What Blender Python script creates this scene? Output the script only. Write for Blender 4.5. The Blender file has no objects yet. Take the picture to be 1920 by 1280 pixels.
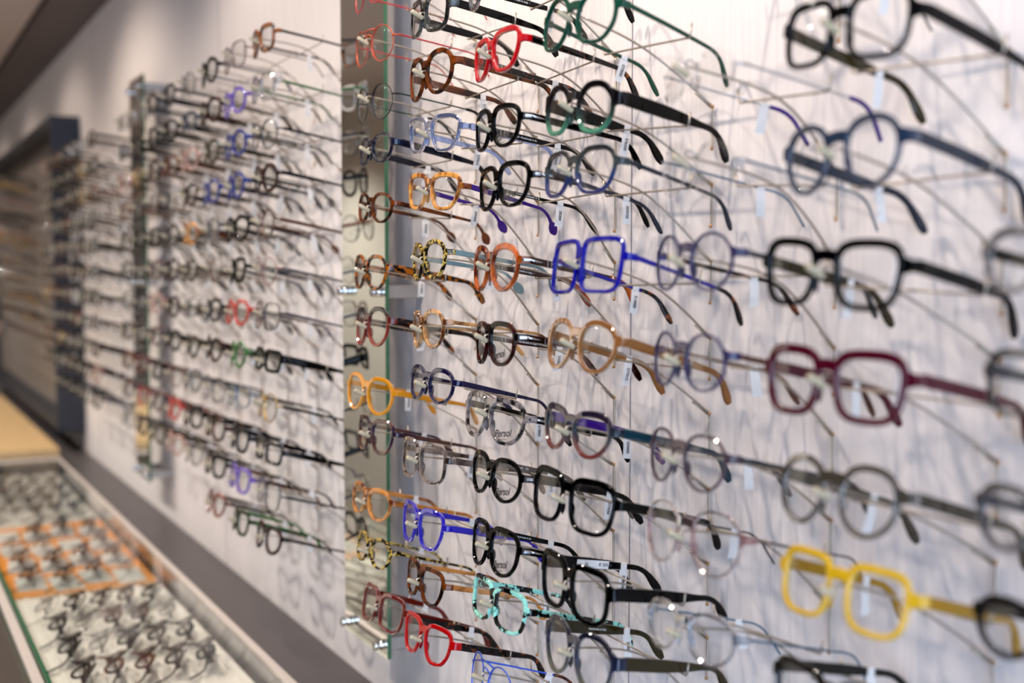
import bpy, math, random
from mathutils import Vector, Matrix, Euler

R = math.radians
scene = bpy.context.scene
COL = scene.collection
random.seed(7)

# ------------------------------------------------------------------ camera, world, light, exposure
CAM = Vector((0.0, -0.7146, 1.5))
cam_data = bpy.data.cameras.new('camera')
cam_data.sensor_width = 36.0
cam_data.lens = 36.0 * 2200.0 / 1920.0
cam_data.clip_start = 0.01
cam_data.dof.use_dof = True
cam_data.dof.focus_distance = 1.30
cam_data.dof.aperture_fstop = 2.9
cam_data.dof.aperture_blades = 9
cam = bpy.data.objects.new('camera', cam_data)
COL.objects.link(cam)
_yaw, _pit = R(28.85), R(3.434)
fwd = Vector((-math.cos(_yaw) * math.cos(_pit), math.sin(_yaw) * math.cos(_pit), -math.sin(_pit)))
cam.location = CAM
cam.rotation_euler = fwd.to_track_quat('-Z', 'Y').to_euler()
scene.camera = cam

scene.cycles.transparent_max_bounces = 48
scene.cycles.max_bounces = 8
scene.cycles.diffuse_bounces = 3
scene.cycles.glossy_bounces = 3
scene.cycles.sample_clamp_indirect = 4.0
scene.cycles.caustics_reflective = False
scene.cycles.caustics_refractive = False
scene.view_settings.view_transform = 'Standard'
scene.view_settings.look = 'None'
scene.view_settings.gamma = 1.0
scene.view_settings.exposure = 0.2

world = bpy.data.worlds.new('world')
scene.world = world
world.use_nodes = True
wb = world.node_tree.nodes['Background']
wb.inputs[0].default_value = (0.53, 0.70, 1.0, 1)
wb.inputs[1].default_value = 6.8

LAMPS = [(0.20, 5.0), (-0.72, 7.5), (-1.06, 9.5), (-1.42, 7.0), (-2.30, 9.0), (-3.54, 8.0), (-4.80, 5.0), (-6.06, 4.0), (-7.32, 3.5)]
LAMP_Y, LAMP_Z = -0.66, 2.345
LAMP_W = 2.0
AISLE_W = 60.0


# ------------------------------------------------------------------ helpers
def col(h, a=1.0):
    h = h.lstrip('#')
    c = [int(h[i:i + 2], 16) / 255.0 for i in (0, 2, 4)]
    return tuple(((x / 12.92) if x <= 0.04045 else ((x + 0.055) / 1.055) ** 2.4) for x in c) + (a,)


class MB:
    """collects geometry for ONE mesh"""
    def __init__(self):
        self.v, self.f, self.m, self.s = [], [], [], []

    def add(self, verts, faces, mat=0, smooth=True):
        o = len(self.v)
        self.v += [tuple(p) for p in verts]
        for fc in faces:
            self.f.append(tuple(i + o for i in fc))
            self.m.append(mat)
            self.s.append(smooth)

    def loft(self, rings, closed=False, mat=0, smooth=True, cap=True):
        n = len(rings[0])
        verts = [p for r in rings for p in r]
        faces = []
        k = len(rings)
        for i in range(k if closed else k - 1):
            a, b = i * n, ((i + 1) % k) * n
            for j in range(n):
                j2 = (j + 1) % n
                faces.append((a + j, a + j2, b + j2, b + j))
        if not closed and cap:
            faces.append(tuple(range(n - 1, -1, -1)))
            faces.append(tuple((k - 1) * n + j for j in range(n)))
        self.add(verts, faces, mat, smooth)

    def box(self, c, s, mat=0, bevel=0.0):
        x, y, z = c
        a, b, d = s[0] / 2, s[1] / 2, s[2] / 2
        if bevel <= 0:
            vs = [(x + i * a, y + j * b, z + k * d) for i in (-1, 1) for j in (-1, 1) for k in (-1, 1)]
            fs = [(0, 1, 3, 2), (4, 6, 7, 5), (0, 4, 5, 1), (2, 3, 7, 6), (0, 2, 6, 4), (1, 5, 7, 3)]
            self.add(vs, fs, mat, False)
            return
        e = bevel
        rings = []
        for (zz, ins) in ((-d, e), (-d + e, 0), (d - e, 0), (d, e)):
            aa, bb = a - ins, b - ins
            rings.append([(x - aa + e, y - bb, z + zz), (x + aa - e, y - bb, z + zz), (x + aa, y - bb + e, z + zz),
                          (x + aa, y + bb - e, z + zz), (x + aa - e, y + bb, z + zz), (x - aa + e, y + bb, z + zz),
                          (x - aa, y + bb - e, z + zz), (x - aa, y - bb + e, z + zz)])
        self.loft(rings, mat=mat, smooth=False)

    def tube(self, pts, r, n=6, mat=0, closed=False):
        pts = [Vector(p) for p in pts]
        k = len(pts)
        rings = []
        ref = None
        for i, p in enumerate(pts):
            if closed:
                t = (pts[(i + 1) % k] - pts[i - 1]).normalized()
            else:
                t = (pts[min(i + 1, k - 1)] - pts[max(i - 1, 0)]).normalized()
            if ref is None:
                ref = Vector((0, 0, 1)) if abs(t.z) < 0.9 else Vector((1, 0, 0))
            a = ref - t * ref.dot(t)
            if a.length < 1e-4:
                a = Vector((1, 0, 0)) - t * t.x
            a.normalize()
            ref = a
            b = t.cross(a)
            rr = r[i] if isinstance(r, (list, tuple)) else r
            rings.append([p + a * (rr * math.cos(2 * math.pi * j / n)) + b * (rr * math.sin(2 * math.pi * j / n)) for j in range(n)])
        self.loft(rings, closed=closed, mat=mat)

    def mesh(self, name, mats, crisp=None):
        me = bpy.data.meshes.new(name)
        me.from_pydata(self.v, [], self.f)
        me.polygons.foreach_set('material_index', self.m)
        me.polygons.foreach_set('use_smooth', self.s)
        for m in (mats if isinstance(mats, (list, tuple)) else [mats]):
            me.materials.append(m)
        me.update()
        if crisp:
            me.set_sharp_from_angle(angle=R(crisp))
        return me


def link(name, mesh, parent=None, loc=None, rot=None):
    o = bpy.data.objects.new(name, mesh)
    COL.objects.link(o)
    if parent is not None:
        o.parent = parent
    if loc is not None:
        o.location = loc
    if rot is not None:
        o.rotation_euler = rot
    return o


def tag(o, label, cat, group=None, kind=None):
    if label:
        o['label'] = label
    if cat:
        o['category'] = cat
    if group:
        o['group'] = group
    if kind:
        o['kind'] = kind
    return o


def struct(name, mb, mats, kind='structure'):
    o = link(name, mb.mesh(name, mats))
    o['kind'] = kind
    return o


def copy_tree(o, parent=None):
    c = o.copy()
    COL.objects.link(c)
    c.parent = parent
    for ch in KIDS.get(o.name, []):
        copy_child(ch, c)
    return c


def copy_child(ch, p):
    d = ch.copy()
    COL.objects.link(d)
    d.parent = p
    for g in KIDS.get(ch.name, []):
        copy_child(g, d)


KIDS = {}


def child(name, mesh, parent, loc=None, rot=None):
    o = link(name, mesh, parent, loc, rot)
    KIDS.setdefault(parent.name, []).append(o)
    return o


# ------------------------------------------------------------------ materials
def newmat(name):
    m = bpy.data.materials.new(name)
    m.use_nodes = True
    nt = m.node_tree
    for n in list(nt.nodes):
        nt.nodes.remove(n)
    out = nt.nodes.new('ShaderNodeOutputMaterial')
    return m, nt, out


def N(nt, t, **kw):
    n = nt.nodes.new(t)
    for k, v in kw.items():
        if k.startswith('i_'):
            n.inputs[k[2:].replace('_', ' ')].default_value = v
        else:
            setattr(n, k, v)
    return n


def plain(name, c, rough=0.5, metal=0.0, spec=0.5, coat=0.0):
    m, nt, out = newmat(name)
    p = N(nt, 'ShaderNodeBsdfPrincipled')
    p.inputs['Base Color'].default_value = c
    p.inputs['Roughness'].default_value = rough
    p.inputs['Metallic'].default_value = metal
    p.inputs['Specular IOR Level'].default_value = spec
    p.inputs['Coat Weight'].default_value = coat
    nt.links.new(p.outputs[0], out.inputs[0])
    return m


def acetate(name, cols, alpha=1.0, kind='solid', scale=90.0, rough=0.07, seed=0.0, spec=0.32):
    """cols: list of (position, colour). kind: solid / tort / horn / grad"""
    cols = [(pos, tuple(min(1.0, x ** 1.42) for x in c[:3]) + (1.0,)) for pos, c in cols]
    m, nt, out = newmat(name)
    p = N(nt, 'ShaderNodeBsdfPrincipled')
    p.inputs['Roughness'].default_value = rough
    p.inputs['Specular IOR Level'].default_value = spec
    colour = None
    if kind != 'solid':
        tc = N(nt, 'ShaderNodeTexCoord')
        ramp = N(nt, 'ShaderNodeValToRGB')
        els = ramp.color_ramp.elements
        while len(els) < len(cols):
            els.new(0.5)
        for e, (pos, c) in zip(els, cols):
            e.position = pos
            e.color = c
        if kind == 'grad':
            sx = N(nt, 'ShaderNodeSeparateXYZ')
            mr = N(nt, 'ShaderNodeMapRange')
            mr.inputs['From Min'].default_value = -0.022
            mr.inputs['From Max'].default_value = 0.022
            nt.links.new(tc.outputs['Object'], sx.inputs[0])
            nt.links.new(sx.outputs['Z'], mr.inputs['Value'])
            nt.links.new(mr.outputs[0], ramp.inputs[0])
        else:
            mp = N(nt, 'ShaderNodeMapping')
            mp.inputs['Location'].default_value = (seed, seed * 0.7, 0)
            if kind == 'horn':
                mp.inputs['Scale'].default_value = (1.0, 0.35, 0.55)
                mp.inputs['Rotation'].default_value = (0.5, 0.6, 0.3)
            nz = N(nt, 'ShaderNodeTexNoise')
            nz.inputs['Scale'].default_value = scale
            nz.inputs['Detail'].default_value = 2.0
            nz.inputs['Distortion'].default_value = 0.6
            nt.links.new(tc.outputs['Object'], mp.inputs[0])
            nt.links.new(mp.outputs[0], nz.inputs['Vector'])
            nt.links.new(nz.outputs[0], ramp.inputs[0])
        colour = ramp.outputs[0]
        nt.links.new(colour, p.inputs['Base Color'])
    else:
        p.inputs['Base Color'].default_value = cols[0][1]
    p.inputs['IOR'].default_value = 1.49
    if alpha < 1.0:
        # translucent plastic: part dyed glass, part body colour
        p.inputs['Roughness'].default_value = 0.04
        p.inputs['Transmission Weight'].default_value = min(0.95, (1.0 - alpha) * (1.5 if alpha < 0.5 else 1.15))
        nt.links.new(p.outputs[0], out.inputs[0])
    else:
        nt.links.new(p.outputs[0], out.inputs[0])
    return m


def clearglass(name, tint=(0.99, 0.992, 0.992, 1), refl=1.0, rough=0.01, ior=1.45):
    m, nt, out = newmat(name)
    tr = N(nt, 'ShaderNodeBsdfTransparent')
    tr.inputs[0].default_value = tint
    gl = N(nt, 'ShaderNodeBsdfGlossy')
    gl.inputs['Roughness'].default_value = rough
    gl.inputs['Color'].default_value = (refl, refl, refl, 1)
    fr = N(nt, 'ShaderNodeFresnel')
    geo = N(nt, 'ShaderNodeNewGeometry')
    mr = N(nt, 'ShaderNodeMapRange')
    mr.inputs['To Min'].default_value = ior
    mr.inputs['To Max'].default_value = 1.0 / ior
    nt.links.new(geo.outputs['Backfacing'], mr.inputs['Value'])
    nt.links.new(mr.outputs[0], fr.inputs['IOR'])
    mx = N(nt, 'ShaderNodeMixShader')
    nt.links.new(fr.outputs[0], mx.inputs[0])
    nt.links.new(tr.outputs[0], mx.inputs[1])
    nt.links.new(gl.outputs[0], mx.inputs[2])
    nt.links.new(mx.outputs[0], out.inputs[0])
    return m


S = lambda h: [(0, col(h))]
M = {}
def A(name, cols, **kw):
    M[name] = acetate(name, cols, **kw)
def two(a, b, lo=0.44, hi=0.56, mid=None):
    r = [(lo, col(a)), (hi, col(b))]
    return r
A('black', S('#08080a'), rough=0.08, spec=0.17)
A('black_matte', S('#17161a'), rough=0.4)
A('navy', S('#1f2a44'), alpha=0.85)
A('dark_navy', S('#171c33'))
A('indigo', S('#2d2858'), alpha=0.85)
A('brown_tortoise', two('#2c1408', '#8a5220', 0.40, 0.60), kind='horn', scale=95)
A('amber_tortoise', two('#1a0f08', '#b4751c', 0.47, 0.53), kind='tort', scale=110, alpha=0.92)
A('rust', two('#1b1210', '#9c4a33', 0.36, 0.52), kind='horn', scale=70, alpha=0.8)
A('rust_grad', [(0.15, col('#a04c36')), (0.6, col('#86382a')), (0.92, col('#251614'))], kind='grad', alpha=0.85)
A('dark_tortoise', two('#120d0c', '#94592a', 0.56, 0.64), kind='tort', scale=120)
A('honey', S('#e0a528'), alpha=0.8)
A('plum_tortoise', two('#3a2a4a', '#7c5546', 0.42, 0.58), kind='horn', scale=75, alpha=0.85)
A('light_horn', two('#7a4115', '#d8a05c', 0.36, 0.52), kind='horn', scale=70, alpha=0.85)
A('tokyo', two('#17130f', '#c8b068', 0.48, 0.54), kind='tort', scale=150)
A('redbrown', S('#8c3a2e'), alpha=0.72)
A('red_crystal', S('#cf0a28'), alpha=0.78)
A('bright_red', S('#c40a1c'), alpha=0.88)
A('smoke_marble', two('#17181a', '#6f7370', 0.42, 0.60), kind='horn', scale=90, alpha=0.85)
A('grey_marble', two('#26242a', '#a39a97', 0.42, 0.56), kind='horn', scale=110, alpha=0.85)
A('taupe_stripe', two('#54453f', '#a8978c', 0.38, 0.60), kind='horn', scale=85, alpha=0.7)
A('blue_crystal', S('#b7c8ef'), alpha=0.42)
A('ice', S('#dfe6ee'), alpha=0.22)
A('honey_tortoise', two('#8c5420', '#e6b26c', 0.40, 0.56), kind='horn', scale=80, alpha=0.85)
A('blond_horn', two('#7a4a1c', '#dcb27c', 0.40, 0.56), kind='horn', scale=85, alpha=0.8)
A('purple', S('#56278c'))
A('teal', S('#8da2a4'), alpha=0.85)
A('violet_crystal', S('#4a3cc4'), alpha=0.72)
A('orange_horn', two('#6e2c0e', '#cf7a32', 0.40, 0.60), kind='horn', scale=60, alpha=0.9)
A('dark_brown', two('#1f0f0f', '#5a2418', 0.45, 0.62), kind='tort', scale=60)
A('brown', S('#4a2a1c'))
A('mint_tortoise', two('#20221f', '#b0e6d8', 0.46, 0.51), kind='tort', scale=85, alpha=0.95)
A('green', S('#15604c'), alpha=0.9)
A('black_green', [(0.05, col('#6fa48a')), (0.35, col('#43574e')), (0.6, col('#201a1e'))], kind='grad', alpha=0.88)
A('grey_blue', [(0.05, col('#2b3f7e')), (0.4, col('#3b5480')), (0.55, col('#5b6463')), (0.95, col('#2f3335'))], kind='grad', alpha=0.85)
A('cobalt', S('#1f1fa6'), alpha=0.88)
A('tan_crystal', S('#b3844e'), alpha=0.65)
A('brown_teal', [(0.1, col('#8a4a40')), (0.5, col('#4a5a60')), (0.8, col('#3d3048'))], kind='grad', alpha=0.85)
A('teal_dark', S('#2f5560'), alpha=0.9)
A('charcoal', S('#24272e'), alpha=0.92)
A('blue_smoke', [(0.05, col('#77766a')), (0.5, col('#3d4560')), (0.95, col('#2a2f44'))], kind='grad', alpha=0.8)
A('olive', S('#4b4220'), alpha=0.92)
A('olive_grey', S('#6c6456'), alpha=0.62)
A('lavender', S('#544e70'), alpha=0.92)
A('mauve', S('#67575f'), alpha=0.9)
A('pink_clear', S('#e2c4c4'), alpha=0.30)
A('slate', S('#3a4b61'), alpha=0.9)
A('slate_dark', S('#3a4452'), alpha=0.85)
A('burgundy', S('#6a1737'), alpha=0.92)
A('yellow', S('#f5cf38'), alpha=0.7)
A('mustard', S('#b8932a'), alpha=0.9)
A('dark_olive', S('#2e2a20'))
A('grey', S('#6a6a6e'), alpha=0.7)
A('warm_grey', S('#8a8078'), alpha=0.7)
A('green_bright', S('#2f7d28'), alpha=0.85)
A('moss', S('#2c4424'))
A('orange_red', S('#c2462e'), alpha=0.85)
A('purple_crystal', S('#7a55c2'), alpha=0.7)
A('rose', S('#c79a90'), alpha=0.55)
A('blue', S('#24428f'), alpha=0.9)
M['red_metal'] = plain('red_metal', col('#b3262c'), 0.3, 0.4)
M['rust_metal'] = plain('rust_metal', col('#b04428'), 0.3, 0.4)
M['black_metal'] = plain('black_metal', col('#1b1d22'), 0.3, 0.5)
M['green_metal'] = plain('green_metal', col('#1d3a30'), 0.3, 0.5)
M['blue_metal'] = plain('blue_metal', col('#2f57c4'), 0.3, 0.4)
M['gold_metal'] = plain('gold_metal', col('#c09a4c'), 0.25, 0.9)
M['silver_metal'] = plain('silver_metal', col('#b9babd'), 0.22, 0.95)
M['gun_metal'] = plain('gun_metal', col('#4a4a4e'), 0.3, 0.8)
M['steel_blue_metal'] = plain('steel_blue_metal', col('#3f6278'), 0.35, 0.4)
M['brown_metal'] = plain('brown_metal', col('#5c3a2c'), 0.3, 0.6)
M['hook_steel'] = plain('hook_steel', col('#a89c8c'), 0.34, 0.75)
M['brass_foot'] = plain('brass_foot', col('#b98a55'), 0.3, 0.8)
M['sleeve'] = acetate('silicone_sleeve', S('#d6cab0'), alpha=0.8, rough=0.3)
M['lens'] = clearglass('lens_glass')
M['lens_far'] = clearglass('lens_glass_far', tint=(0.975, 0.98, 0.98, 1))
M['pad'] = clearglass('nose_pad', tint=(0.9, 0.88, 0.84, 1), rough=0.15)
M['tag'] = plain('price_tag', col('#d9d3cb'), 0.6)
M['ink'] = plain('ink', col('#2a2a30'), 0.6)
M['print_white'] = plain('print_white', col('#d8d8d8'), 0.5)
M['print_lens'] = plain('print_lens', col('#3c3836'), 0.5)



# ------------------------------------------------------------------ lens outlines (unit half sizes)
def resample(pts, n):
    k = len(pts)
    d = [0.0]
    for i in range(k):
        a, b = pts[i], pts[(i + 1) % k]
        d.append(d[-1] + math.hypot(a[0] - b[0], a[1] - b[1]))
    out = []
    j = 0
    for i in range(n):
        t = d[-1] * i / n
        while d[j + 1] < t:
            j += 1
        u = (t - d[j]) / max(1e-9, d[j + 1] - d[j])
        a, b = pts[j], pts[(j + 1) % k]
        out.append((a[0] + (b[0] - a[0]) * u, a[1] + (b[1] - a[1]) * u))
    return out


def superell(nu, nl, taper, drop=0.0):
    pts = []
    for i in range(240):
        t = 2 * math.pi * i / 240
        c, s = math.cos(t), math.sin(t)
        n = nu if s >= 0 else nl
        x = math.copysign(abs(c) ** (2 / n), c)
        z = math.copysign(abs(s) ** (2 / n), s)
        x *= 1 + taper * (z - 0.4)
        z += drop * x * (z if z > 0 else 0)
        pts.append((x, z))
    return pts


def poly(ctrl, it=3):
    p = list(ctrl)
    for _ in range(it):
        q = []
        for i in range(len(p)):
            a, b = p[i], p[(i + 1) % len(p)]
            w = 0.22
            q.append((a[0] * (1 - w) + b[0] * w, a[1] * (1 - w) + b[1] * w))
            q.append((a[0] * w + b[0] * (1 - w), a[1] * w + b[1] * (1 - w)))
        p = q
    return p


# x > 0 is the temple side
OUT = {
    'round': superell(2.05, 2.0, 0.0),
    'panto': superell(2.35, 2.05, 0.06),
    'square': superell(3.6, 3.0, 0.05),
    'bigsquare': superell(3.1, 3.2, 0.11, 0.03),
    'rect': superell(5.0, 4.2, 0.04),
    'persol': superell(2.9, 2.25, 0.10, -0.04),
    'cat': superell(2.7, 2.0, 0.10, 0.10),
    'hex': poly([(1.0, 0.18), (0.80, 0.80), (0.42, 1.02), (-0.42, 1.02), (-0.86, 0.66), (-1.0, 0.0), (-0.72, -0.72),
                 (-0.34, -1.02), (0.34, -1.02), (0.76, -0.72)], 2),
    'octagon': poly([(1.0, 0.42), (1.0, -0.36), (0.50, -1.0), (-0.50, -1.0), (-1.0, -0.36), (-1.0, 0.42), (-0.48, 1.03), (0.48, 1.03)], 2),
    'crown': poly([(1.02, 0.62), (0.70, 1.04), (-0.60, 1.04), (-1.0, 0.58), (-0.92, -0.30), (-0.50, -1.03), (0.45, -1.03), (0.88, -0.35)], 3),
}
for k in OUT:
    mx = max(abs(p[0]) for p in OUT[k])
    mz0, mz1 = min(p[1] for p in OUT[k]), max(p[1] for p in OUT[k])
    OUT[k] = [(p[0] / mx, (p[1] - (mz0 + mz1) / 2) * 2 / (mz1 - mz0)) for p in OUT[k]]

WRAP = 2.0
PA = R(8)


def wrap(x):
    return WRAP * x * x


def outline(style, s, w, h, gap, n):
    pts = resample(OUT[style], n)
    cx = gap / 2 + w / 2
    o = [(s * (cx + p[0] * w / 2), p[1] * h / 2) for p in pts]
    if s < 0:
        o = o[::-1]
    return o


def normals_in(o):
    k = len(o)
    area = sum(o[i][0] * o[(i + 1) % k][1] - o[(i + 1) % k][0] * o[i][1] for i in range(k))
    sg = 1 if area > 0 else -1
    res = []
    for i in range(k):
        a, b = o[i - 1], o[(i + 1) % k]
        tx, tz = b[0] - a[0], b[1] - a[1]
        L = math.hypot(tx, tz) or 1
        res.append((-tz / L * sg, tx / L * sg))
    return res


def side_x(o, z, nasal):
    """|x| where the outline crosses height z on the nasal or temple side"""
    best = []
    k = len(o)
    for i in range(k):
        a, b = o[i], o[(i + 1) % k]
        if (a[1] - z) * (b[1] - z) <= 0 and a[1] != b[1]:
            u = (z - a[1]) / (b[1] - a[1])
            best.append(abs(a[0] + (b[0] - a[0]) * u))
    return min(best) if nasal else max(best)


def rrect(u0, u1, v0, v1, c):
    return [(u0 + c, v0), (u1 - c, v0), (u1, v0 + c), (u1, v1 - c), (u1 - c, v1), (u0 + c, v1), (u0, v1 - c), (u0, v0 + c)]


def front_mesh(mb, style, W, H, t, gap, brow=0.0, kind='acetate', lod=0, bridge_z=0.42, lug_z=0.30, lug_h=0.0075, double=False, depth=0.0042):
    """rims, bridge and end pieces; returns the outlines and the hinge position"""
    lug = 0.006 if kind == 'acetate' else 0.004
    w = (W - 2 * lug - gap) / 2
    n = 56 if lod == 0 else 26
    outs = {}
    for s in (-1, 1):
        o = outline(style, s, w, H, gap, n)
        nn = normals_in(o)
        outs[s] = (o, nn)
        if kind == 'rimless':
            continue
        rings = []
        for (p, q) in zip(o, nn):
            zz = p[1] / (H / 2)
            tt = t * (1 + brow * max(0.0, zz - 0.2)) if kind == 'acetate' else t
            y0 = wrap(p[0])
            if lod == 0 and kind == 'acetate':
                prof = rrect(0, tt, -depth / 2, depth / 2, min(0.0009, tt * 0.3))
            else:
                prof = [(0, -depth / 2 * 0.6), (tt * 0.5, -depth / 2), (tt, -depth / 2 * 0.6), (tt, depth / 2 * 0.6), (tt * 0.5, depth / 2), (0, depth / 2 * 0.6)]
            rings.append([(p[0] + q[0] * u, y0 + v, p[1] + q[1] * u) for (u, v) in prof])
        mb.loft(rings, closed=True)
    zb = bridge_z * H / 2
    xb = side_x(outs[1][0], zb, True)
    if kind == 'acetate':
        hb = max(0.0048, min(0.0085, H * 0.165))
        rings = []
        for i in range(9):
            u = -1 + i / 4.0
            x = u * (xb + t * 0.75)
            z = zb + 0.0022 * (1 - u * u)
            hh = hb / 2 * (1 + 0.25 * u * u)
            rings.append([(x, wrap(x) + b, z + a) for (a, b) in rrect(-hh, hh, -depth / 2, depth / 2, 0.0010)])
        mb.loft(rings)
    else:
        r = 0.0009
        xx = xb + 0.0012
        mb.tube([(xx * u, wrap(xx * u) - 0.002 * (1 - u * u), zb + 0.0045 * (1 - u * u)) for u in [-1, -.75, -.5, -.25, 0, .25, .5, .75, 1]], r, 6)
        if double:
            z2 = H * 0.40
            x2 = side_x(outs[1][0], z2, True) + 0.001
            mb.tube([(x2 * u, wrap(x2 * u) - 0.001, z2 + 0.0005 + 0.001 * (1 - u * u)) for u in [-1, -.5, 0, .5, 1]], 0.0011, 6)
    zh = lug_z * H / 2
    xt = side_x(outs[1][0], zh, False)
    for s in (-1, 1):
        yy = wrap(xt)
        if kind == 'acetate':
            path = [(xt - t * 0.7, yy), (xt + 0.0015, yy + 0.0004), (xt + 0.0040, yy + 0.0020), (xt + 0.0052, yy + 0.0050), (xt + 0.0054, yy + 0.0095)]
            rings = []
            for i, (px, py) in enumerate(path):
                a, b = path[max(0, i - 1)], path[min(len(path) - 1, i + 1)]
                tx, ty = b[0] - a[0], b[1] - a[1]
                L = math.hypot(tx, ty)
                nx, ny = -ty / L, tx / L
                hh = lug_h / 2 * (1.55 if i == 0 else (1.25 if i == 1 else 1.0))
                th = depth * 0.46
                rings.append([(s * (px + nx * b2), py + ny * b2, zh + a2) for (a2, b2) in rrect(-hh, hh, -th, th, 0.0008)])
            mb.loft(rings)
        else:
            mb.tube([(s * (xt - 0.0005), yy, zh), (s * (xt + 0.002), yy + 0.0006, zh), (s * (xt + 0.0036), yy + 0.003, zh), (s * (xt + 0.004), yy + 0.009, zh)], 0.0013, 6)
    hinge = ((xt + 0.0054) if kind == 'acetate' else (xt + 0.004), wrap(xt) + 0.0088, zh)
    return outs, hinge, w, zb


def lens_mesh(mb, o, nn, t, lod=0, y_off=0.0, thick=0.0016):
    k = len(o)
    cx = sum(p[0] for p in o) / k
    cz = sum(p[1] for p in o) / k
    pts = [(p[0] + q[0] * t * 0.7, p[1] + q[1] * t * 0.7) for p, q in zip(o, nn)]
    fr = [0.0, 0.55, 1.0] if lod else [0.0, 0.35, 0.7, 1.0]
    verts, faces = [], []
    for side in (0, 1):
        base = len(verts)
        verts.append((cx, wrap(cx) - 0.0012 + side * thick, cz))
        for f in fr[1:]:
            for (px, pz) in pts:
                x, z = cx + (px - cx) * f, cz + (pz - cz) * f
                verts.append((x, wrap(x) - 0.0012 * (1 - f * f) + side * thick, z))
        for i in range(k):
            j = (i + 1) % k
            tri = (base, base + 1 + i, base + 1 + j)
            faces.append(tri if side else tri[::-1])
            for r in range(len(fr) - 2):
                a, b = base + 1 + r * k, base + 1 + (r + 1) * k
                q = (a + i, b + i, b + j, a + j)
                faces.append(q if side else q[::-1])
    b0 = 1 + (len(fr) - 2) * k
    b1 = len(verts) // 2 + b0
    for i in range(k):
        j = (i + 1) % k
        faces.append((b0 + i, b0 + j, b1 + j, b1 + i))
    mb.add(verts, faces)


def temple_path(n=24, sb=0.096, total=0.142, bend=R(46), rad=0.024, pa=PA):
    pts = []
    y = z = 0.0
    ds = total / n
    for i in range(n + 1):
        s = i * ds
        ph = pa
        if s > sb:
            ph = pa + bend * min(1.0, (s - sb) / rad)
        pts.append((s, y, z, ph))
        y += math.cos(ph) * ds
        z -= math.sin(ph) * ds
    return pts


def interp(tab, s):
    for (a, va), (b, vb) in zip(tab, tab[1:]):
        if s <= b:
            u = (s - a) / (b - a)
            return va + (vb - va) * u
    return tab[-1][1]


TK = {  # height profile along the temple (metres), thickness
    'wide': ([(0, .0088), (.062, .0086), (.082, .0066), (.098, .0052), (.118, .0054), (.132, .0082), (.139, .0082), (.142, .005)], .0036),
    'xwide': ([(0, .0125), (.045, .0120), (.07, .0095), (.09, .0055), (.115, .0050), (.130, .0085), (.138, .0085), (.142, .005)], .0038),
    'mid': ([(0, .0074), (.05, .0066), (.09, .0046), (.115, .0043), (.130, .0066), (.138, .0066), (.142, .0038)], .0031),
    'slim': ([(0, .0042), (.05, .0036), (.09, .0032), (.115, .0034), (.130, .0052), (.138, .0052), (.142, .003)], .0026),
    'ball': ([(0, .0062), (.05, .0052), (.09, .0036), (.118, .0034), (.126, .0042), (.1280, .0086), (.1315, .0116), (.1365, .0116), (.1405, .0080), (.142, .004)], .0028),
    'wire': ([(0, .0019), (.142, .0017)], .0016),
}


def temple_mesh(mb, tk, s, lod=0, tl=1.0, qmin=-1.0, grow=1.0):
    """origin at the hinge; runs along +y. returns path"""
    tab, th = TK[tk]
    n = 34 if tk == 'ball' else (26 if lod == 0 else 14)
    path = [(a, b * tl, c * tl, d) for (a, b, c, d) in temple_path(n)]
    rings = []
    for (q, y, z, ph) in path:
        if q < qmin:
            continue
        h = interp(tab, q) / 2 * grow
        x = -s * 0.7 * max(0.0, q - 0.02) ** 2
        t = th / 2 * grow
        nz, ny = math.cos(ph), math.sin(ph)
        c = min(h, t) * 0.45
        if lod == 0:
            prof = rrect(-h, h, -t, t, c)
        else:
            prof = [(-h, -t * .5), (-h, t * .5), (0, t), (h, t * .5), (h, -t * .5), (0, -t)]
        rings.append([(x + b, y + ny * a, z + nz * a) for (a, b) in prof])
    mb.loft(rings)
    return path


def text_mesh(s, size, mat, shear=0.0, thick=0.0001, offset=0.0):
    cu = bpy.data.curves.new('lettering', 'FONT')
    cu.body = s
    cu.size = size
    cu.shear = shear
    cu.extrude = thick
    cu.offset = offset
    cu.align_x = 'CENTER'
    cu.align_y = 'CENTER'
    o = bpy.data.objects.new('lettering', cu)
    COL.objects.link(o)
    dg = bpy.context.evaluated_depsgraph_get()
    me = bpy.data.meshes.new_from_object(o.evaluated_get(dg))
    bpy.data.objects.remove(o)
    bpy.data.curves.remove(cu)
    me.materials.clear()
    me.materials.append(mat)
    return me


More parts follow.
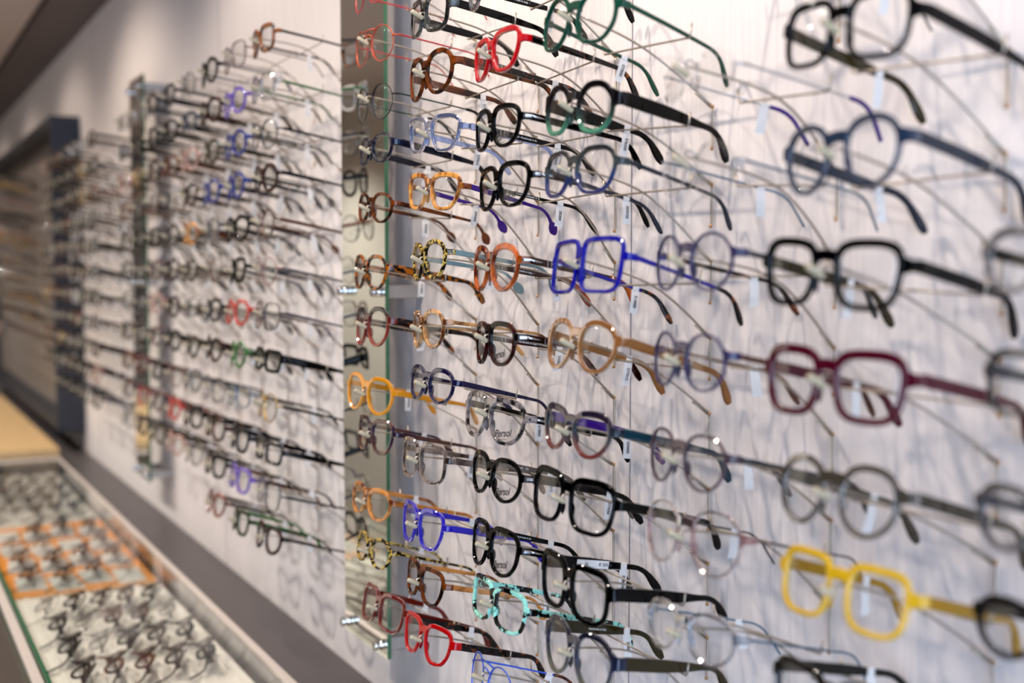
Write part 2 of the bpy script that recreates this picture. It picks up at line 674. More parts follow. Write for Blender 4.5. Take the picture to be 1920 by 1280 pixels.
def make_glasses(style, W, H, frame, temple, tk='wide', t=0.0042, gap=0.011, brow=0.3, kind='acetate', lod=0, tagtext=None,
                 print_=None, inside=None, tip=None, double=False, arrow=False, bridge_z=0.42, lug_z=0.30, lug_h=0.0075,
                 tagged=True, tl=1.0, far=None, pads=None, depth=0.0042, folded=False, inside2=None):
    """an Empty with front, lenses, temples, pads and tag; returns it with the data a hook needs"""
    root = bpy.data.objects.new('eyeglasses', None)
    root.empty_display_size = 0.02
    COL.objects.link(root)
    if lod == 0 and t > 0.003:
        t, brow = t * 0.80, brow + 0.25
    if kind != 'acetate':
        t, depth = 0.0013, 0.0015
    mb = MB()
    lug_h = max(lug_h * 0.85, TK[tk][0][0][1] * 0.94)
    outs, hinge, w, zb = front_mesh(mb, style, W, H, t, gap, brow, kind, lod, bridge_z, lug_z, lug_h, double, depth)
    if arrow:
        for s in (-1, 1):
            mb.tube([(s * (hinge[0] - .004), hinge[1] - .0085, hinge[2]), (s * (hinge[0] + .0015), hinge[1] - .006, hinge[2]), (s * (hinge[0] + .0026), hinge[1], hinge[2])], [0.0012, .002, .0017], 6, mat=1)
    child('frame_front', mb.mesh('frame_front', [M[frame], M['silver_metal']], crisp=(33 if (kind == 'acetate' and lod == 0) else None)), root)
    lensobj = {}
    for s in (-1, 1):
        lm = MB()
        lens_mesh(lm, outs[s][0], outs[s][1], t, lod)
        lensobj[s] = child('lens', lm.mesh('lens', M['lens'] if lod == 0 else M['lens_far']), root)
    if print_ and lod == 0:
        cx = 0.5 * (gap / 2 + gap / 2 + w)
        lt = child('lens_print', text_mesh(print_, 0.0108, M['print_lens'], shear=0.35, offset=0.00022), lensobj[1])
        sl = math.atan(2 * WRAP * (gap / 2 + w / 2))
        xx = gap / 2 + w / 2
        lt.location = (xx, wrap(xx) - 0.0022, -H * 0.25)
        lt.rotation_euler = Euler((R(90), R(-10), sl))
        ub = MB()
        ub.box((0, 0, 0), (0.013, 0.0002, 0.0005))
        u = child('print_underline', ub.mesh('print_underline', M['print_lens']), lensobj[1])
        u.location = (xx + 0.001, wrap(xx) - 0.0022, -H * 0.25 - 0.0060)
        u.rotation_euler = Euler((0, R(-10), sl))
    if pads is None:
        pads = kind != 'acetate'
    if pads:
        for s in (-1, 1):
            pm = MB()
            zc = -0.10 * H
            xc = s * max(0.005, side_x(outs[1][0], zc, True) - 0.0030)
            rings = []
            for i in range(5):
                a = -1 + i * 0.5
                rr = 0.0024 * math.sqrt(max(0.08, 1 - a * a))
                rings.append([(xc + s * 0.0008 * math.cos(q), 0.0045 + rr * math.sin(q), zc + a * 0.0058 + rr * 0.4 * math.cos(q)) for q in [k * math.pi / 4 for k in range(8)]])
            pm.loft(rings)
            pm.tube([(xc, 0.0045, zc), (xc + s * 0.002, 0.006, zc + 0.003), (s * (abs(xc) + 0.0035), 0.001, zc + 0.004)], 0.0006, 5, mat=1)
            child('nose_pad', pm.mesh('nose_pad', [M['pad'], M['silver_metal']]), root)
    else:
        zc = -0.16 * H
        if lod == 0:
            for s in (-1, 1):
                pm = MB()
                xc = side_x(outs[1][0], zc, True)
                rings = []
                for i in range(5):
                    a = -1 + i * 0.5
                    rr = 0.0026 * math.sqrt(max(0.05, 1 - a * a))
                    rings.append([(s * (xc + 0.0006 - 0.5 * abs(rr * math.cos(q))), 0.003 + rr * math.sin(q) * 1.1, zc + a * 0.0065) for q in [k * math.pi / 4 for k in range(8)]])
                pm.loft(rings)
                child('nose_pad', pm.mesh('nose_pad', M[frame]), root)
    tmesh = {}
    for s in (-1, 1):
        tm = MB()
        path = temple_mesh(tm, tk, s, lod, tl)
        to = child('temple', tm.mesh('temple', M[far] if (far and s < 0) else M[temple], crisp=(33 if lod == 0 else None)), root, loc=(s * hinge[0], hinge[1], hinge[2]))
        if folded:
            to.rotation_euler = (0, 0, R(89 if s > 0 else -86))
            to.location = (s * hinge[0], hinge[1] + (0.001 if s > 0 else 0.006), hinge[2])
        tmesh[s] = to
        if tip:
            # plastic sleeve over the end of a wire temple
            pm = MB()
            temple_mesh(pm, tk, s, lod, tl, qmin=0.090, grow=(1.9 if tk == 'wire' else 1.10))
            child('temple_tip', pm.mesh('temple_tip', M[tip]), to)
        if arrow:
            am = MB()
            h0 = TK[tk][0][0][1]
            for yy in (0.020, 0.024):
                for q in range(1):
                    am.box((0, yy * math.cos(PA), -yy * math.sin(PA)), (TK[tk][1] + 0.0004, 0.0006, h0))
            am.tube([(s * TK[tk][1] * 0.5, 0.001, 0), (s * TK[tk][1] * 0.5, 0.007, -0.001), (s * TK[tk][1] * 0.5, 0.016, -0.0022)], [0.0016, 0.0013, 0.0003], 6)
            child('silver_inlay', am.mesh('silver_inlay', M['silver_metal']), to)
    if inside and lod == 0:
        # printing on the inner face of the far temple
        s = -1
        yy = 0.052
        lt = child('temple_print', text_mesh(inside, 0.0030, M['print_white']), tmesh[s])
        x = TK[tk][1] / 2 + 0.00025 + 0.7 * (yy - 0.02) ** 2
        lt.location = (x + 0.0002, yy * math.cos(PA), -yy * math.sin(PA))
        lt.rotation_euler = Matrix(((0, 0, 1), (math.cos(PA), math.sin(PA), 0), (-math.sin(PA), math.cos(PA), 0))).to_euler()
    if inside2 and lod == 0:
        s = -1
        yy = 0.057
        x = TK[tk][1] / 2 + 0.0006 + 0.7 * (yy - 0.02) ** 2
        rot = Matrix(((0, 0, 1), (math.cos(PA), math.sin(PA), 0), (-math.sin(PA), math.cos(PA), 0))).to_euler()
        bm_ = MB()
        bm_.box((0, 0, 0), (0.052, 0.0082, 0.0003))
        st = child('price_sticker', bm_.mesh('price_sticker', M['tag']), tmesh[s], loc=(x, yy * math.cos(PA), -yy * math.sin(PA)), rot=rot)
        lt = child('sticker_print', text_mesh(inside2, 0.0045, M['ink']), tmesh[s], loc=(x + 0.0004, yy * math.cos(PA), -yy * math.sin(PA)), rot=rot)
    if tagged and not folded:
        s = -1
        q = 0.087
        y, z = q * math.cos(PA), -q * math.sin(PA)
        x = 0.7 * (q - 0.02) ** 2
        hh = interp(TK[tk][0], q) / 2 + 0.0004
        tt = TK[tk][1] / 2 + 0.0004
        gm = MB()
        # the paper loop round the temple
        rings = []
        for yy in (-0.0035, 0.0035):
            rings.append([(x - tt, y + yy, z - hh), (x - tt, y + yy, z + hh), (x + tt, y + yy, z + hh), (x + tt, y + yy, z - hh)])
        gm.loft(rings, smooth=False)
        L = 0.023
        sw = random.uniform(-0.25, 0.25)
        vs = []
        for k in range(5):
            u = k / 4
            for yy in (-0.0046, 0.0046):
                for dx in (0, 0.0003):
                    vs.append((x + tt * 0.4 + dx + 0.002 * math.sin(u * 2.2), y + yy + sw * u * L, z - hh - u * L))
        fs = []
        for k in range(4):
            a, b = k * 4, (k + 1) * 4
            fs += [(a, a + 2, b + 2, b), (a + 1, b + 1, b + 3, a + 3), (a, b, b + 1, a + 1), (a + 2, a + 3, b + 3, b + 2)]
        fs += [(0, 1, 3, 2), (16, 18, 19, 17)]
        gm.add(vs, fs, 0, False)
        tg = child('price_tag', gm.mesh('price_tag', M['tag']), tmesh[s])
        if tagtext and lod == 0:
            tt2 = child('tag_print', text_mesh(tagtext, 0.0042, M['ink'], offset=0.00008), tg)
            tt2.location = (x + tt * 0.4 + 0.0032, y + sw * 0.5 * L, z - hh - 0.5 * L)
            # reads along -z, faces +x
            tt2.rotation_euler = Matrix(((0, 0, 1), (sw * 0.9, 1, 0), (-1, sw * 0.9, 0))).to_euler()
    info = dict(zb=zb, hinge=hinge, tk=tk, t=t, bh=(0.0028 if kind == 'acetate' else -0.002))
    return root, info


def place(root, x, z, yaw=0, roll=0, T=12, y=-0.1476):
    root.location = (x, y, z)
    root.rotation_euler = (R(-(T - 8)), R(roll), R(yaw))


def clear_wall(root, source):
    """keep the temple tips just clear of the wall"""
    Mx = Euler(root.rotation_euler).to_matrix()
    top = -9.0
    for ch in KIDS[source]:
        if ch.name.startswith('temple'):
            for me in [ch.data] + [g.data for g in KIDS.get(ch.name, []) if g.name.startswith('temple_tip')]:
                for v in me.vertices:
                    top = max(top, (Mx @ (v.co + ch.location)).y)
    dy = min(0.0, -0.0020 - top - root.location.y)
    # the whole pair hangs that much farther out, toward the aisle
    root.location = root.location + (CAM - root.location) * (dy / (CAM.y - root.location.y))


def rest_points(root, info, q=0.083):
    """world position of the bridge underside and of the temples over the crossbar"""
    Mx = Matrix.Translation(root.location) @ Euler(root.rotation_euler).to_matrix().to_4x4()
    b = Mx @ Vector((0, 0.0, info['zb'] - info['bh'] - 0.0012))
    hx, hy, hz = info['hinge']
    hh = interp(TK[info['tk']][0], q - hy) / 2
    L = (q - hy)
    th = TK[info['tk']][1] / 2
    inw = 0.7 * (L - 0.02) ** 2
    pl, pr = [Mx @ Vector((s * (hx - inw + th), hy + L * math.cos(PA), hz - L * math.sin(PA) - hh)) for s in (-1, 1)]
    return b, pl, pr


# ------------------------------------------------------------------ hooks
def hook_obj(x_front, bz, x_wall, z_pin, tl, tr, yf=-0.1476, lod=0, bar_y=-0.0645, wall_y=0.0):
    """a sprung wire hook: arm, crossbar for the temples, silicone sleeve on its front end"""
    root = bpy.data.objects.new('eyeglasses_hook', None)
    root.empty_display_size = 0.02
    COL.objects.link(root)
    root.location = (x_wall, wall_y, z_pin)
    n = 6 if lod == 0 else 4
    r = 0.0011
    fx = x_front - x_wall
    F = Vector((fx, yf - wall_y - 0.001, bz - z_pin - r))
    org = Vector((x_wall, wall_y, z_pin))
    mid = (tl + tr) / 2
    B = mid - org + Vector((0, 0, -3.2 * r))
    e1 = tl - org + Vector((0, 0, -1.3 * r))
    e2 = tr - org + Vector((0, 0, -1.3 * r))
    P = Vector((0, -0.004, 0))
    # Catmull through F, B, P
    pts = []
    c0, c3 = F + Vector((0, -0.05, 0.006)), P + Vector((0, 0.02, -0.022))
    ctrl = [c0, F, B, P, c3]
    m = 9 if lod == 0 else 5
    for i in (1, 2):
        a, b, c, d = ctrl[i - 1], ctrl[i], ctrl[i + 1], ctrl[i + 2]
        for k in range(m):
            t = k / m
            pts.append(0.5 * ((2 * b) + (c - a) * t + (2 * a - 5 * b + 4 * c - d) * t * t + (3 * b - a - 3 * c + d) * t ** 3))
    pts.append(P)
    arm = MB()
    front = [F + Vector((0, -0.0048, -0.0048)), F + Vector((0, -0.0030, -0.0010))]
    arm.tube(front + pts, r, n)
    # vertical leg that hooks into the wall, plus the doubled length welded under the arm
    arm.tube([P, P + Vector((0, 0.0005, -0.006)), P + Vector((0, 0.0008, -0.036)), P + Vector((0.001, -0.001, -0.0395))], r, n)
    q = pts[-3] if lod == 0 else pts[-2]
    d = (P - q).normalized()
    arm.tube([P - d * 0.0225 + Vector((0.0, -0.0006, -0.0024)), P - d * 0.002 + Vector((0, -0.0004, -0.0020))], r * 0.9, n)
    child('arm', arm.mesh('arm', M['hook_steel']), root)
    ft = MB()
    ft.tube([P + Vector((0.001, -0.001, -0.0385)), P + Vector((0.001, -0.0012, -0.0415))], 0.0015, n)
    ft.tube([P + Vector((0, 0, 0.0012)), P + Vector((0, 0, -0.0015))], 0.0017, n)
    child('brass_end', ft.mesh('brass_end', M['brass_foot']), root)
    bar = MB()
    bar.tube([e1 + Vector((-0.0068, 0, 0.0120)), e1 + Vector((-0.0045, 0, 0.0012)), e1 + Vector((-0.0030, 0, 0)), B + Vector((0, 0, 2.1 * r)),
              e2 + Vector((0.0030, 0, 0)), e2 + Vector((0.0045, 0, 0.0012)), e2 + Vector((0.0068, 0, 0.0120))], r * 0.92, n)
    child('crossbar', bar.mesh('crossbar', M['hook_steel']), root)
    sl = MB()
    a = F + Vector((0, -0.0006, -0.0072))
    e = a + Vector((0, -0.0145, 0.0074))
    k = 8 if lod == 0 else 6
    dd = (e - a)
    sl.tube([a, a + dd * 0.04, a + dd * 0.12, a + dd * 0.88, a + dd * 0.96, e], [0.0014, 0.0024, 0.0028, 0.0028, 0.0024, 0.0014], k)
    child('rubber_sleeve', sl.mesh('rubber_sleeve', M['sleeve']), root)
    return root


# ------------------------------------------------------------------ the room
def wall_material():
    m, nt, out = newmat('wall_panel')
    p = N(nt, 'ShaderNodeBsdfPrincipled')
    p.inputs['Roughness'].default_value = 0.62
    p.inputs['Specular IOR Level'].default_value = 0.25
    tc = N(nt, 'ShaderNodeTexCoord')
    mp = N(nt, 'ShaderNodeMapping')
    mp.inputs['Scale'].default_value = (1.0, 1.0, 0.02)
    nz = N(nt, 'ShaderNodeTexNoise')
    nz.inputs['Scale'].default_value = 260.0
    nz.inputs['Detail'].default_value = 4.0
    ramp = N(nt, 'ShaderNodeValToRGB')
    ramp.color_ramp.elements[0].position = 0.25
    ramp.color_ramp.elements[0].color = col('#dad2cf')
    ramp.color_ramp.elements[1].position = 0.75
    ramp.color_ramp.elements[1].color = col('#e9e1dc')
    bump = N(nt, 'ShaderNodeBump')
    bump.inputs['Strength'].default_value = 0.08
    bump.inputs['Distance'].default_value = 0.001
    nt.links.new(tc.outputs['Object'], mp.inputs[0])
    nt.links.new(mp.outputs[0], nz.inputs['Vector'])
    nt.links.new(nz.outputs[0], ramp.inputs[0])
    nt.links.new(nz.outputs[0], bump.inputs['Height'])
    nt.links.new(ramp.outputs[0], p.inputs['Base Color'])
    nt.links.new(bump.outputs[0], p.inputs['Normal'])
    nt.links.new(p.outputs[0], out.inputs[0])
    return m


def wood_material():
    m, nt, out = newmat('pale_wood')
    p = N(nt, 'ShaderNodeBsdfPrincipled')
    p.inputs['Roughness'].default_value = 0.4
    tc = N(nt, 'ShaderNodeTexCoord')
    mp = N(nt, 'ShaderNodeMapping')
    mp.inputs['Scale'].default_value = (1.0, 14.0, 1.0)
    nz = N(nt, 'ShaderNodeTexNoise')
    nz.inputs['Scale'].default_value = 6.0
    nz.inputs['Detail'].default_value = 5.0
    ramp = N(nt, 'ShaderNodeValToRGB')
    ramp.color_ramp.elements[0].color = col('#b08f60')
    ramp.color_ramp.elements[1].color = col('#cfae7e')
    nt.links.new(tc.outputs['Object'], mp.inputs[0])
    nt.links.new(mp.outputs[0], nz.inputs['Vector'])
    nt.links.new(nz.outputs[0], ramp.inputs[0])
    nt.links.new(ramp.outputs[0], p.inputs['Base Color'])
    nt.links.new(p.outputs[0], out.inputs[0])
    return m


WALLM = wall_material()
ZC = 1.5
WALL_BOTTOM = ZC - 0.678
CEIL = ZC + 0.869

b = MB()
b.box((-4.5, 0.02, (WALL_BOTTOM + 2.6) / 2), (13.0, 0.04, 2.6 - WALL_BOTTOM))
struct('wall_right', b, WALLM)
b = MB()
for L in (1.034, 2.665, 4.296, -0.2):
    b.box((-L, -0.0003, (WALL_BOTTOM + CEIL) / 2), (0.0012, 0.0008, CEIL - WALL_BOTTOM))
struct('trim_3', b, plain('panel_joint', col('#8d8588'), 0.8))
b = MB()
b.box((-4.5, 0.02, WALL_BOTTOM / 2), (13.0, 0.04, WALL_BOTTOM))
struct('wall_right_lower', b, plain('wall_lower', col('#5b5354'), 0.6))
b = MB()
b.box((-3.9, -0.0775, WALL_BOTTOM - 0.02), (11.0, 0.155, 0.04))
struct('trim_1', b, plain('ledge', col('#4b4545'), 0.42, spec=0.35))
b = MB()
b.box((-4.5, -0.088, CEIL + 0.05), (13.0, 0.176, 0.10))
struct('trim_2', b, plain('soffit', col('#5e5452'), 0.6))
b = MB()
b.box((-4.5, -1.75, CEIL + 0.05), (13.0, 3.12, 0.10))
struct('ceiling', b, plain('ceiling', col('#b8aaa2'), 0.8))
b = MB()
b.box((-4.5, -0.183, CEIL + 0.004), (13.0, 0.014, 0.02))
struct('soffit_shade_strip', b, plain('painted_gap_shade', col('#2a2021'), 0.8))  # dark solid strip stands in for the shadow edge between soffit and ceiling
b = MB()
b.box((-4.5, -1.6, -0.05), (13.0, 3.4, 0.10))
struct('floor', b, plain('floor', col('#6b5a4c'), 0.5))
b = MB()
b.box((-9.5, -1.6, 1.25), (0.1, 3.2, 2.6))
struct('wall_end', b, plain('wall_end', col('#b9ada0'), 0.8))
b = MB()
b.box((-6.2, -1.70, 1.18), (6.5, 0.06, 2.36))
struct('wall_partition', b, plain('partition', col('#dcd7cc'), 0.7))
b = MB()
b.box((-3.7, -3.28, 1.18), (11.4, 0.06, 2.36))
struct('wall_left', b, plain('wall_left', col('#5a4c42'), 0.7))

# downlights in the ceiling
for i, (lx, pw) in enumerate(LAMPS):
    root = link('downlight', None)
    root.location = (lx, LAMP_Y, LAMP_Z)
    tag(root, 'small round white downlight in the ceiling, %s from the window end' % ['first', 'second', 'third', 'fourth', 'fifth', 'sixth', 'seventh', 'eighth', 'ninth'][i], 'light', 'ceiling downlights')
    rb = MB()
    rings = []
    for (rr, zz) in ((0.030, -0.004), (0.040, -0.004), (0.042, 0.0), (0.042, 0.0232), (0.028, 0.0232)):
        rings.append([(rr * math.cos(a), rr * math.sin(a), zz) for a in [k * math.pi / 8 for k in range(16)]])
    rb.loft(rings, cap=False)
    child('trim_ring', rb.mesh('trim_ring', plain('lamp_ring', col('#d8d4cf'), 0.4)), root)
    ld = bpy.data.lights.new('downlight_beam', 'SPOT')
    ld.energy = pw * LAMP_W
    ld.color = (1.0, 0.86, 0.74)
    ld.shadow_soft_size = 0.016
    ld.spot_size = R(125)
    ld.spot_blend = 0.6
    lo = bpy.data.objects.new('downlight_beam', ld)
    COL.objects.link(lo)
    lo.parent = root
    lo.location = (0, 0, -0.008)
    lo.rotation_euler = Vector((0, 0.40, -0.75)).to_track_quat('-Z', 'Y').to_euler()


# a second row, added unseen to brighten partition, mirror view and showcase
for i, lx in enumerate((-2.2, -3.4, -4.6, -5.8, -7.2)):
    root = link('downlight', None)
    root.location = (lx, -1.15, LAMP_Z)
    tag(root, 'unseen added fill downlight over the aisle, %s from the window end' % ['first', 'second', 'third', 'fourth', 'fifth'][i], 'light', 'added aisle fill lights')
    rb = MB()
    rb.loft([[(rr * math.cos(a), rr * math.sin(a), zz) for a in [k * math.pi / 8 for k in range(16)]] for (rr, zz) in ((0.030, -0.004), (0.040, -0.004), (0.042, 0.0), (0.042, 0.0232), (0.028, 0.0232))], cap=False)
    child('trim_ring', rb.mesh('trim_ring', plain('lamp_ring', col('#d8d4cf'), 0.4)), root)
    ld = bpy.data.lights.new('downlight_beam', 'SPOT')
    ld.energy = AISLE_W
    ld.color = (1.0, 0.94, 0.88)
    ld.shadow_soft_size = 0.03
    ld.spot_size = R(140)
    ld.spot_blend = 0.8
    lo = bpy.data.objects.new('downlight_beam', ld)
    COL.objects.link(lo)
    lo.parent = root
    lo.location = (0, 0, -0.008)
    lo.rotation_euler = Vector((0, 0.10, -0.8)).to_track_quat('-Z', 'Y').to_euler()


# ------------------------------------------------------------------ mirrors on stand-off arms
MIRROR = plain('mirror_silver', (0.86, 0.88, 0.84, 1), 0.015, 1.0)
GREEN_EDGE = plain('green_glass_edge', col('#245a3c'), 0.15, spec=0.6)
BRUSHED = plain('brushed_aluminium', col('#a9a6a2'), 0.38, 0.85)
CHROME = plain('chrome', (0.85, 0.85, 0.85, 1), 0.08, 1.0)


def wall_mirror(Lnear, label):
    root = link('wall_mirror', None)
    w, y0 = 0.170, -0.0646
    xn = -Lnear
    root.location = (xn - w / 2, 0, ZC - 0.564)
    zt = 0.515 + 0.564
    mb = MB()
    # glass slab: front silvered face, green edges
    x0, x1, ya, yb = -w / 2, w / 2, y0, y0 + 0.006
    vs = [(x0, ya, 0), (x1, ya, 0), (x1, ya, zt), (x0, ya, zt), (x0, yb, 0), (x1, yb, 0), (x1, yb, zt), (x0, yb, zt)]
    mb.add(vs, [(0, 1, 2, 3)], 0, False)
    mb.add(vs, [(5, 4, 7, 6)], 2, False)
    mb.add(vs, [(1, 5, 6, 2), (4, 0, 3, 7), (3, 2, 6, 7), (4, 5, 1, 0)], 1, False)
    child('mirror_glass', mb.mesh('mirror_glass', [MIRROR, GREEN_EDGE, plain('mirror_back', col('#8f8c88'), 0.6)]), root)
    for zz in (-0.546, -0.03, 0.486):
        for xx in (-w / 2 + 0.018, w / 2 - 0.018):
            z = zz + 0.564
            am = MB()
            am.box((xx, (yb) / 2, z), (0.014, -yb - 0.0005, 0.019), bevel=0.001)
            arm = child('standoff_arm', am.mesh('standoff_arm', BRUSHED), root)
            km = MB()
            prof = [(0.0005, -0.0140), (0.0066, -0.0140), (0.0074, -0.013), (0.0074, -0.0085), (0.0062, -0.0080), (0.0062, -0.0060), (0.0074, -0.0055), (0.0074, -0.0005), (0.0066, 0.0)]
            km.loft([[(xx + r * math.cos(a), y0 + yy, z + r * math.sin(a)) for a in [k * math.pi / 8 for k in range(16)]] for (r, yy) in prof])
            child('chrome_knob', km.mesh('chrome_knob', CHROME), arm)
    tag(root, label, 'mirror', 'narrow wall mirrors')
    return root


wall_mirror(1.555, 'tall narrow frameless mirror with green glass edge, nearer to the camera')
wall_mirror(3.186, 'tall narrow frameless mirror, the farther one left of the crowded middle rack')


# ------------------------------------------------------------------ the tall display cabinet at the far end
cab = link('display_cabinet', None)
cab.location = (-4.616, 0, ZC - 0.60)
tag(cab, 'long shallow dark display cabinet on the wall at the far left', 'cabinet')
CAB_D, CAB_H, CAB_L = 0.102, 1.17, 2.9
NAVY = plain('cabinet_navy', col('#1f1f27'), 0.5)
CABF = plain('cabinet_face', col('#7a7068'), 0.55)
b = MB(); b.box((-0.009, -CAB_D / 2 - 0.0005, CAB_H / 2), (0.018, CAB_D, CAB_H), bevel=0.001)
child('side_panel', b.mesh('side_panel', NAVY), cab)
b = MB(); b.box((-CAB_L / 2, -0.012, CAB_H / 2), (CAB_L - 0.037, 0.022, CAB_H - 0.05))
child('back_panel', b.mesh('back_panel', CABF), cab)
b = MB(); b.box((-CAB_L / 2, -CAB_D / 2 - 0.0005, CAB_H - 0.02), (CAB_L - 0.037, CAB_D, 0.04), bevel=0.001)
child('top_rail', b.mesh('top_rail', NAVY), cab)
b = MB(); b.box((-CAB_L / 2, -CAB_D / 2 - 0.0005, 0.02), (CAB_L - 0.037, CAB_D, 0.04), bevel=0.001)
child('bottom_rail', b.mesh('bottom_rail', NAVY), cab)
b = MB(); b.box((-CAB_L + 0.009, -CAB_D / 2 - 0.0005, CAB_H / 2), (0.018, CAB_D, CAB_H), bevel=0.001)
child('side_panel', b.mesh('side_panel', NAVY), cab)

# ------------------------------------------------------------------ the wooden counter beyond the showcase
ct = link('wooden_counter', None)
ct.location = (-5.2, -0.42, 0)
tag(ct, 'pale wooden counter beyond the glass showcase', 'counter')
b = MB(); b.box((0, 0, 0.885), (1.96, 0.54, 0.03), bevel=0.003)
child('counter_top', b.mesh('counter_top', wood_material()), ct)
b = MB(); b.box((0, 0, 0.435), (1.90, 0.50, 0.87))
child('counter_body', b.mesh('counter_body', plain('counter_body', col('#4a3b30'), 0.6)), ct)

# ------------------------------------------------------------------ the glass showcase
XA, XB = -4.14, -1.10          # far end, near end
YR, YL = -0.1606, -0.4912      # wall side, room side
ZT = ZC - 0.62
ZTRAY = ZC - 0.668
sc = link('glass_showcase', None)
sc.location = ((XA + XB) / 2, (YL + YR) / 2, 0)
tag(sc, 'long glass topped showcase counter below the eyewear wall', 'showcase')
CL, CW = XB - XA, YR - YL
GLASS = clearglass('showcase_glass', tint=(0.95, 0.97, 0.96, 1))
GLASSTOP = clearglass('showcase_top_glass', tint=(0.96, 0.97, 0.97, 1), ior=1.35)
b = MB(); b.box((0, 0, 0.395), (CL, CW, 0.79))
child('base', b.mesh('base', plain('showcase_base', col('#6a5c50'), 0.5)), sc)
b = MB(); b.box((0, 0, ZT - 0.003), (CL - 0.026, CW - 0.026, 0.005))
child('glass_top', b.mesh('glass_top', [GLASSTOP]), sc)
RAIL = plain('showcase_rail', col('#d2c6bd'), 0.35, 0.3)
for nm, c, s in (('rail', (0, CW / 2 - 0.006, ZT - 0.004), (CL, 0.012, 0.010)),
                 ('rail', (-CL / 2 + 0.006, 0, ZT - 0.004), (0.012, CW - 0.026, 0.010)),
                 ('rail', (0, -CW / 2 - 0.0085, ZT - 0.012), (CL, 0.016, 0.010))):
    b = MB(); b.box(c, s, bevel=0.001)
    child(nm, b.mesh(nm, RAIL), sc)
for c, s in (((0, CW / 2 - 0.005, (0.79 + ZT - 0.009) / 2), (CL, 0.005, ZT - 0.799)),
             ((-CL / 2 + 0.005, 0, (0.79 + ZT - 0.009) / 2), (0.005, CW - 0.026, ZT - 0.799))):
    b = MB(); b.box(c, s)
    child('glass_side', b.mesh('glass_side', GLASS), sc)
b = MB(); b.box((0, -CW / 2 + 0.004, (0.79 + ZT) / 2), (CL, 0.006, ZT - 0.79))
child('glass_side', b.mesh('glass_side', GREEN_EDGE), sc)

CREAM = plain('tray_cream', col('#f2eadc'), 0.7)
ORANGE = plain('tray_orange', col('#ff9a1e'), 0.7)
WHITE = plain('card_white', col('#e8e0d6'), 0.7)
yc = (YL + YR) / 2
SLOT_Y = [-0.7146 + d for d in (.294, .343, .392, .441, .490)]


def tray(x0, x1, mat, label, ribs=True):
    root = link('display_tray', None)
    root.location = ((x0 + x1) / 2, yc, 0.7905)
    Lx = x1 - x0 - 0.006
    b = MB(); b.box((0, 0, (ZTRAY - 0.7905) / 2), (Lx, CW - 0.032, ZTRAY - 0.7905), bevel=0.002)
    child('tray_bed', b.mesh('tray_bed', mat), root)
    if ribs:
        for k in range(6):
            y = -0.7146 + .2695 + .049 * k - yc
            b = MB(); b.box((0, y, ZTRAY - 0.7905 + 0.002), (Lx - 0.01, 0.010, 0.0042), bevel=0.002)
            child('rib', b.mesh('rib', mat), root)
    tag(root, label, 'tray', 'trays inside the glass showcase')
    return root


tray(-2.55, -1.30, CREAM, 'cream ribbed tray of folded glasses, nearest in the showcase')
tray(-3.28, -2.55, ORANGE, 'orange tray with white cards in the middle of the showcase', ribs=False)
tray(-4.12, -3.28, CREAM, 'cream ribbed tray of folded glasses at the far end of the showcase')
for i, xd in enumerate((-2.55,)):
    b = MB(); b.box((xd, yc, (0.7905 + ZT - 0.0065) / 2 + 0.010), (0.005, CW - 0.034, ZT - 0.0065 - 0.7905 - 0.022))
    o = link('glass_divider', b.mesh('glass_divider', clearglass('divider_glass', tint=(0.90, 0.93, 0.92, 1))))
    tag(o, 'glass divider standing between the cream tray and the orange tray', 'divider')

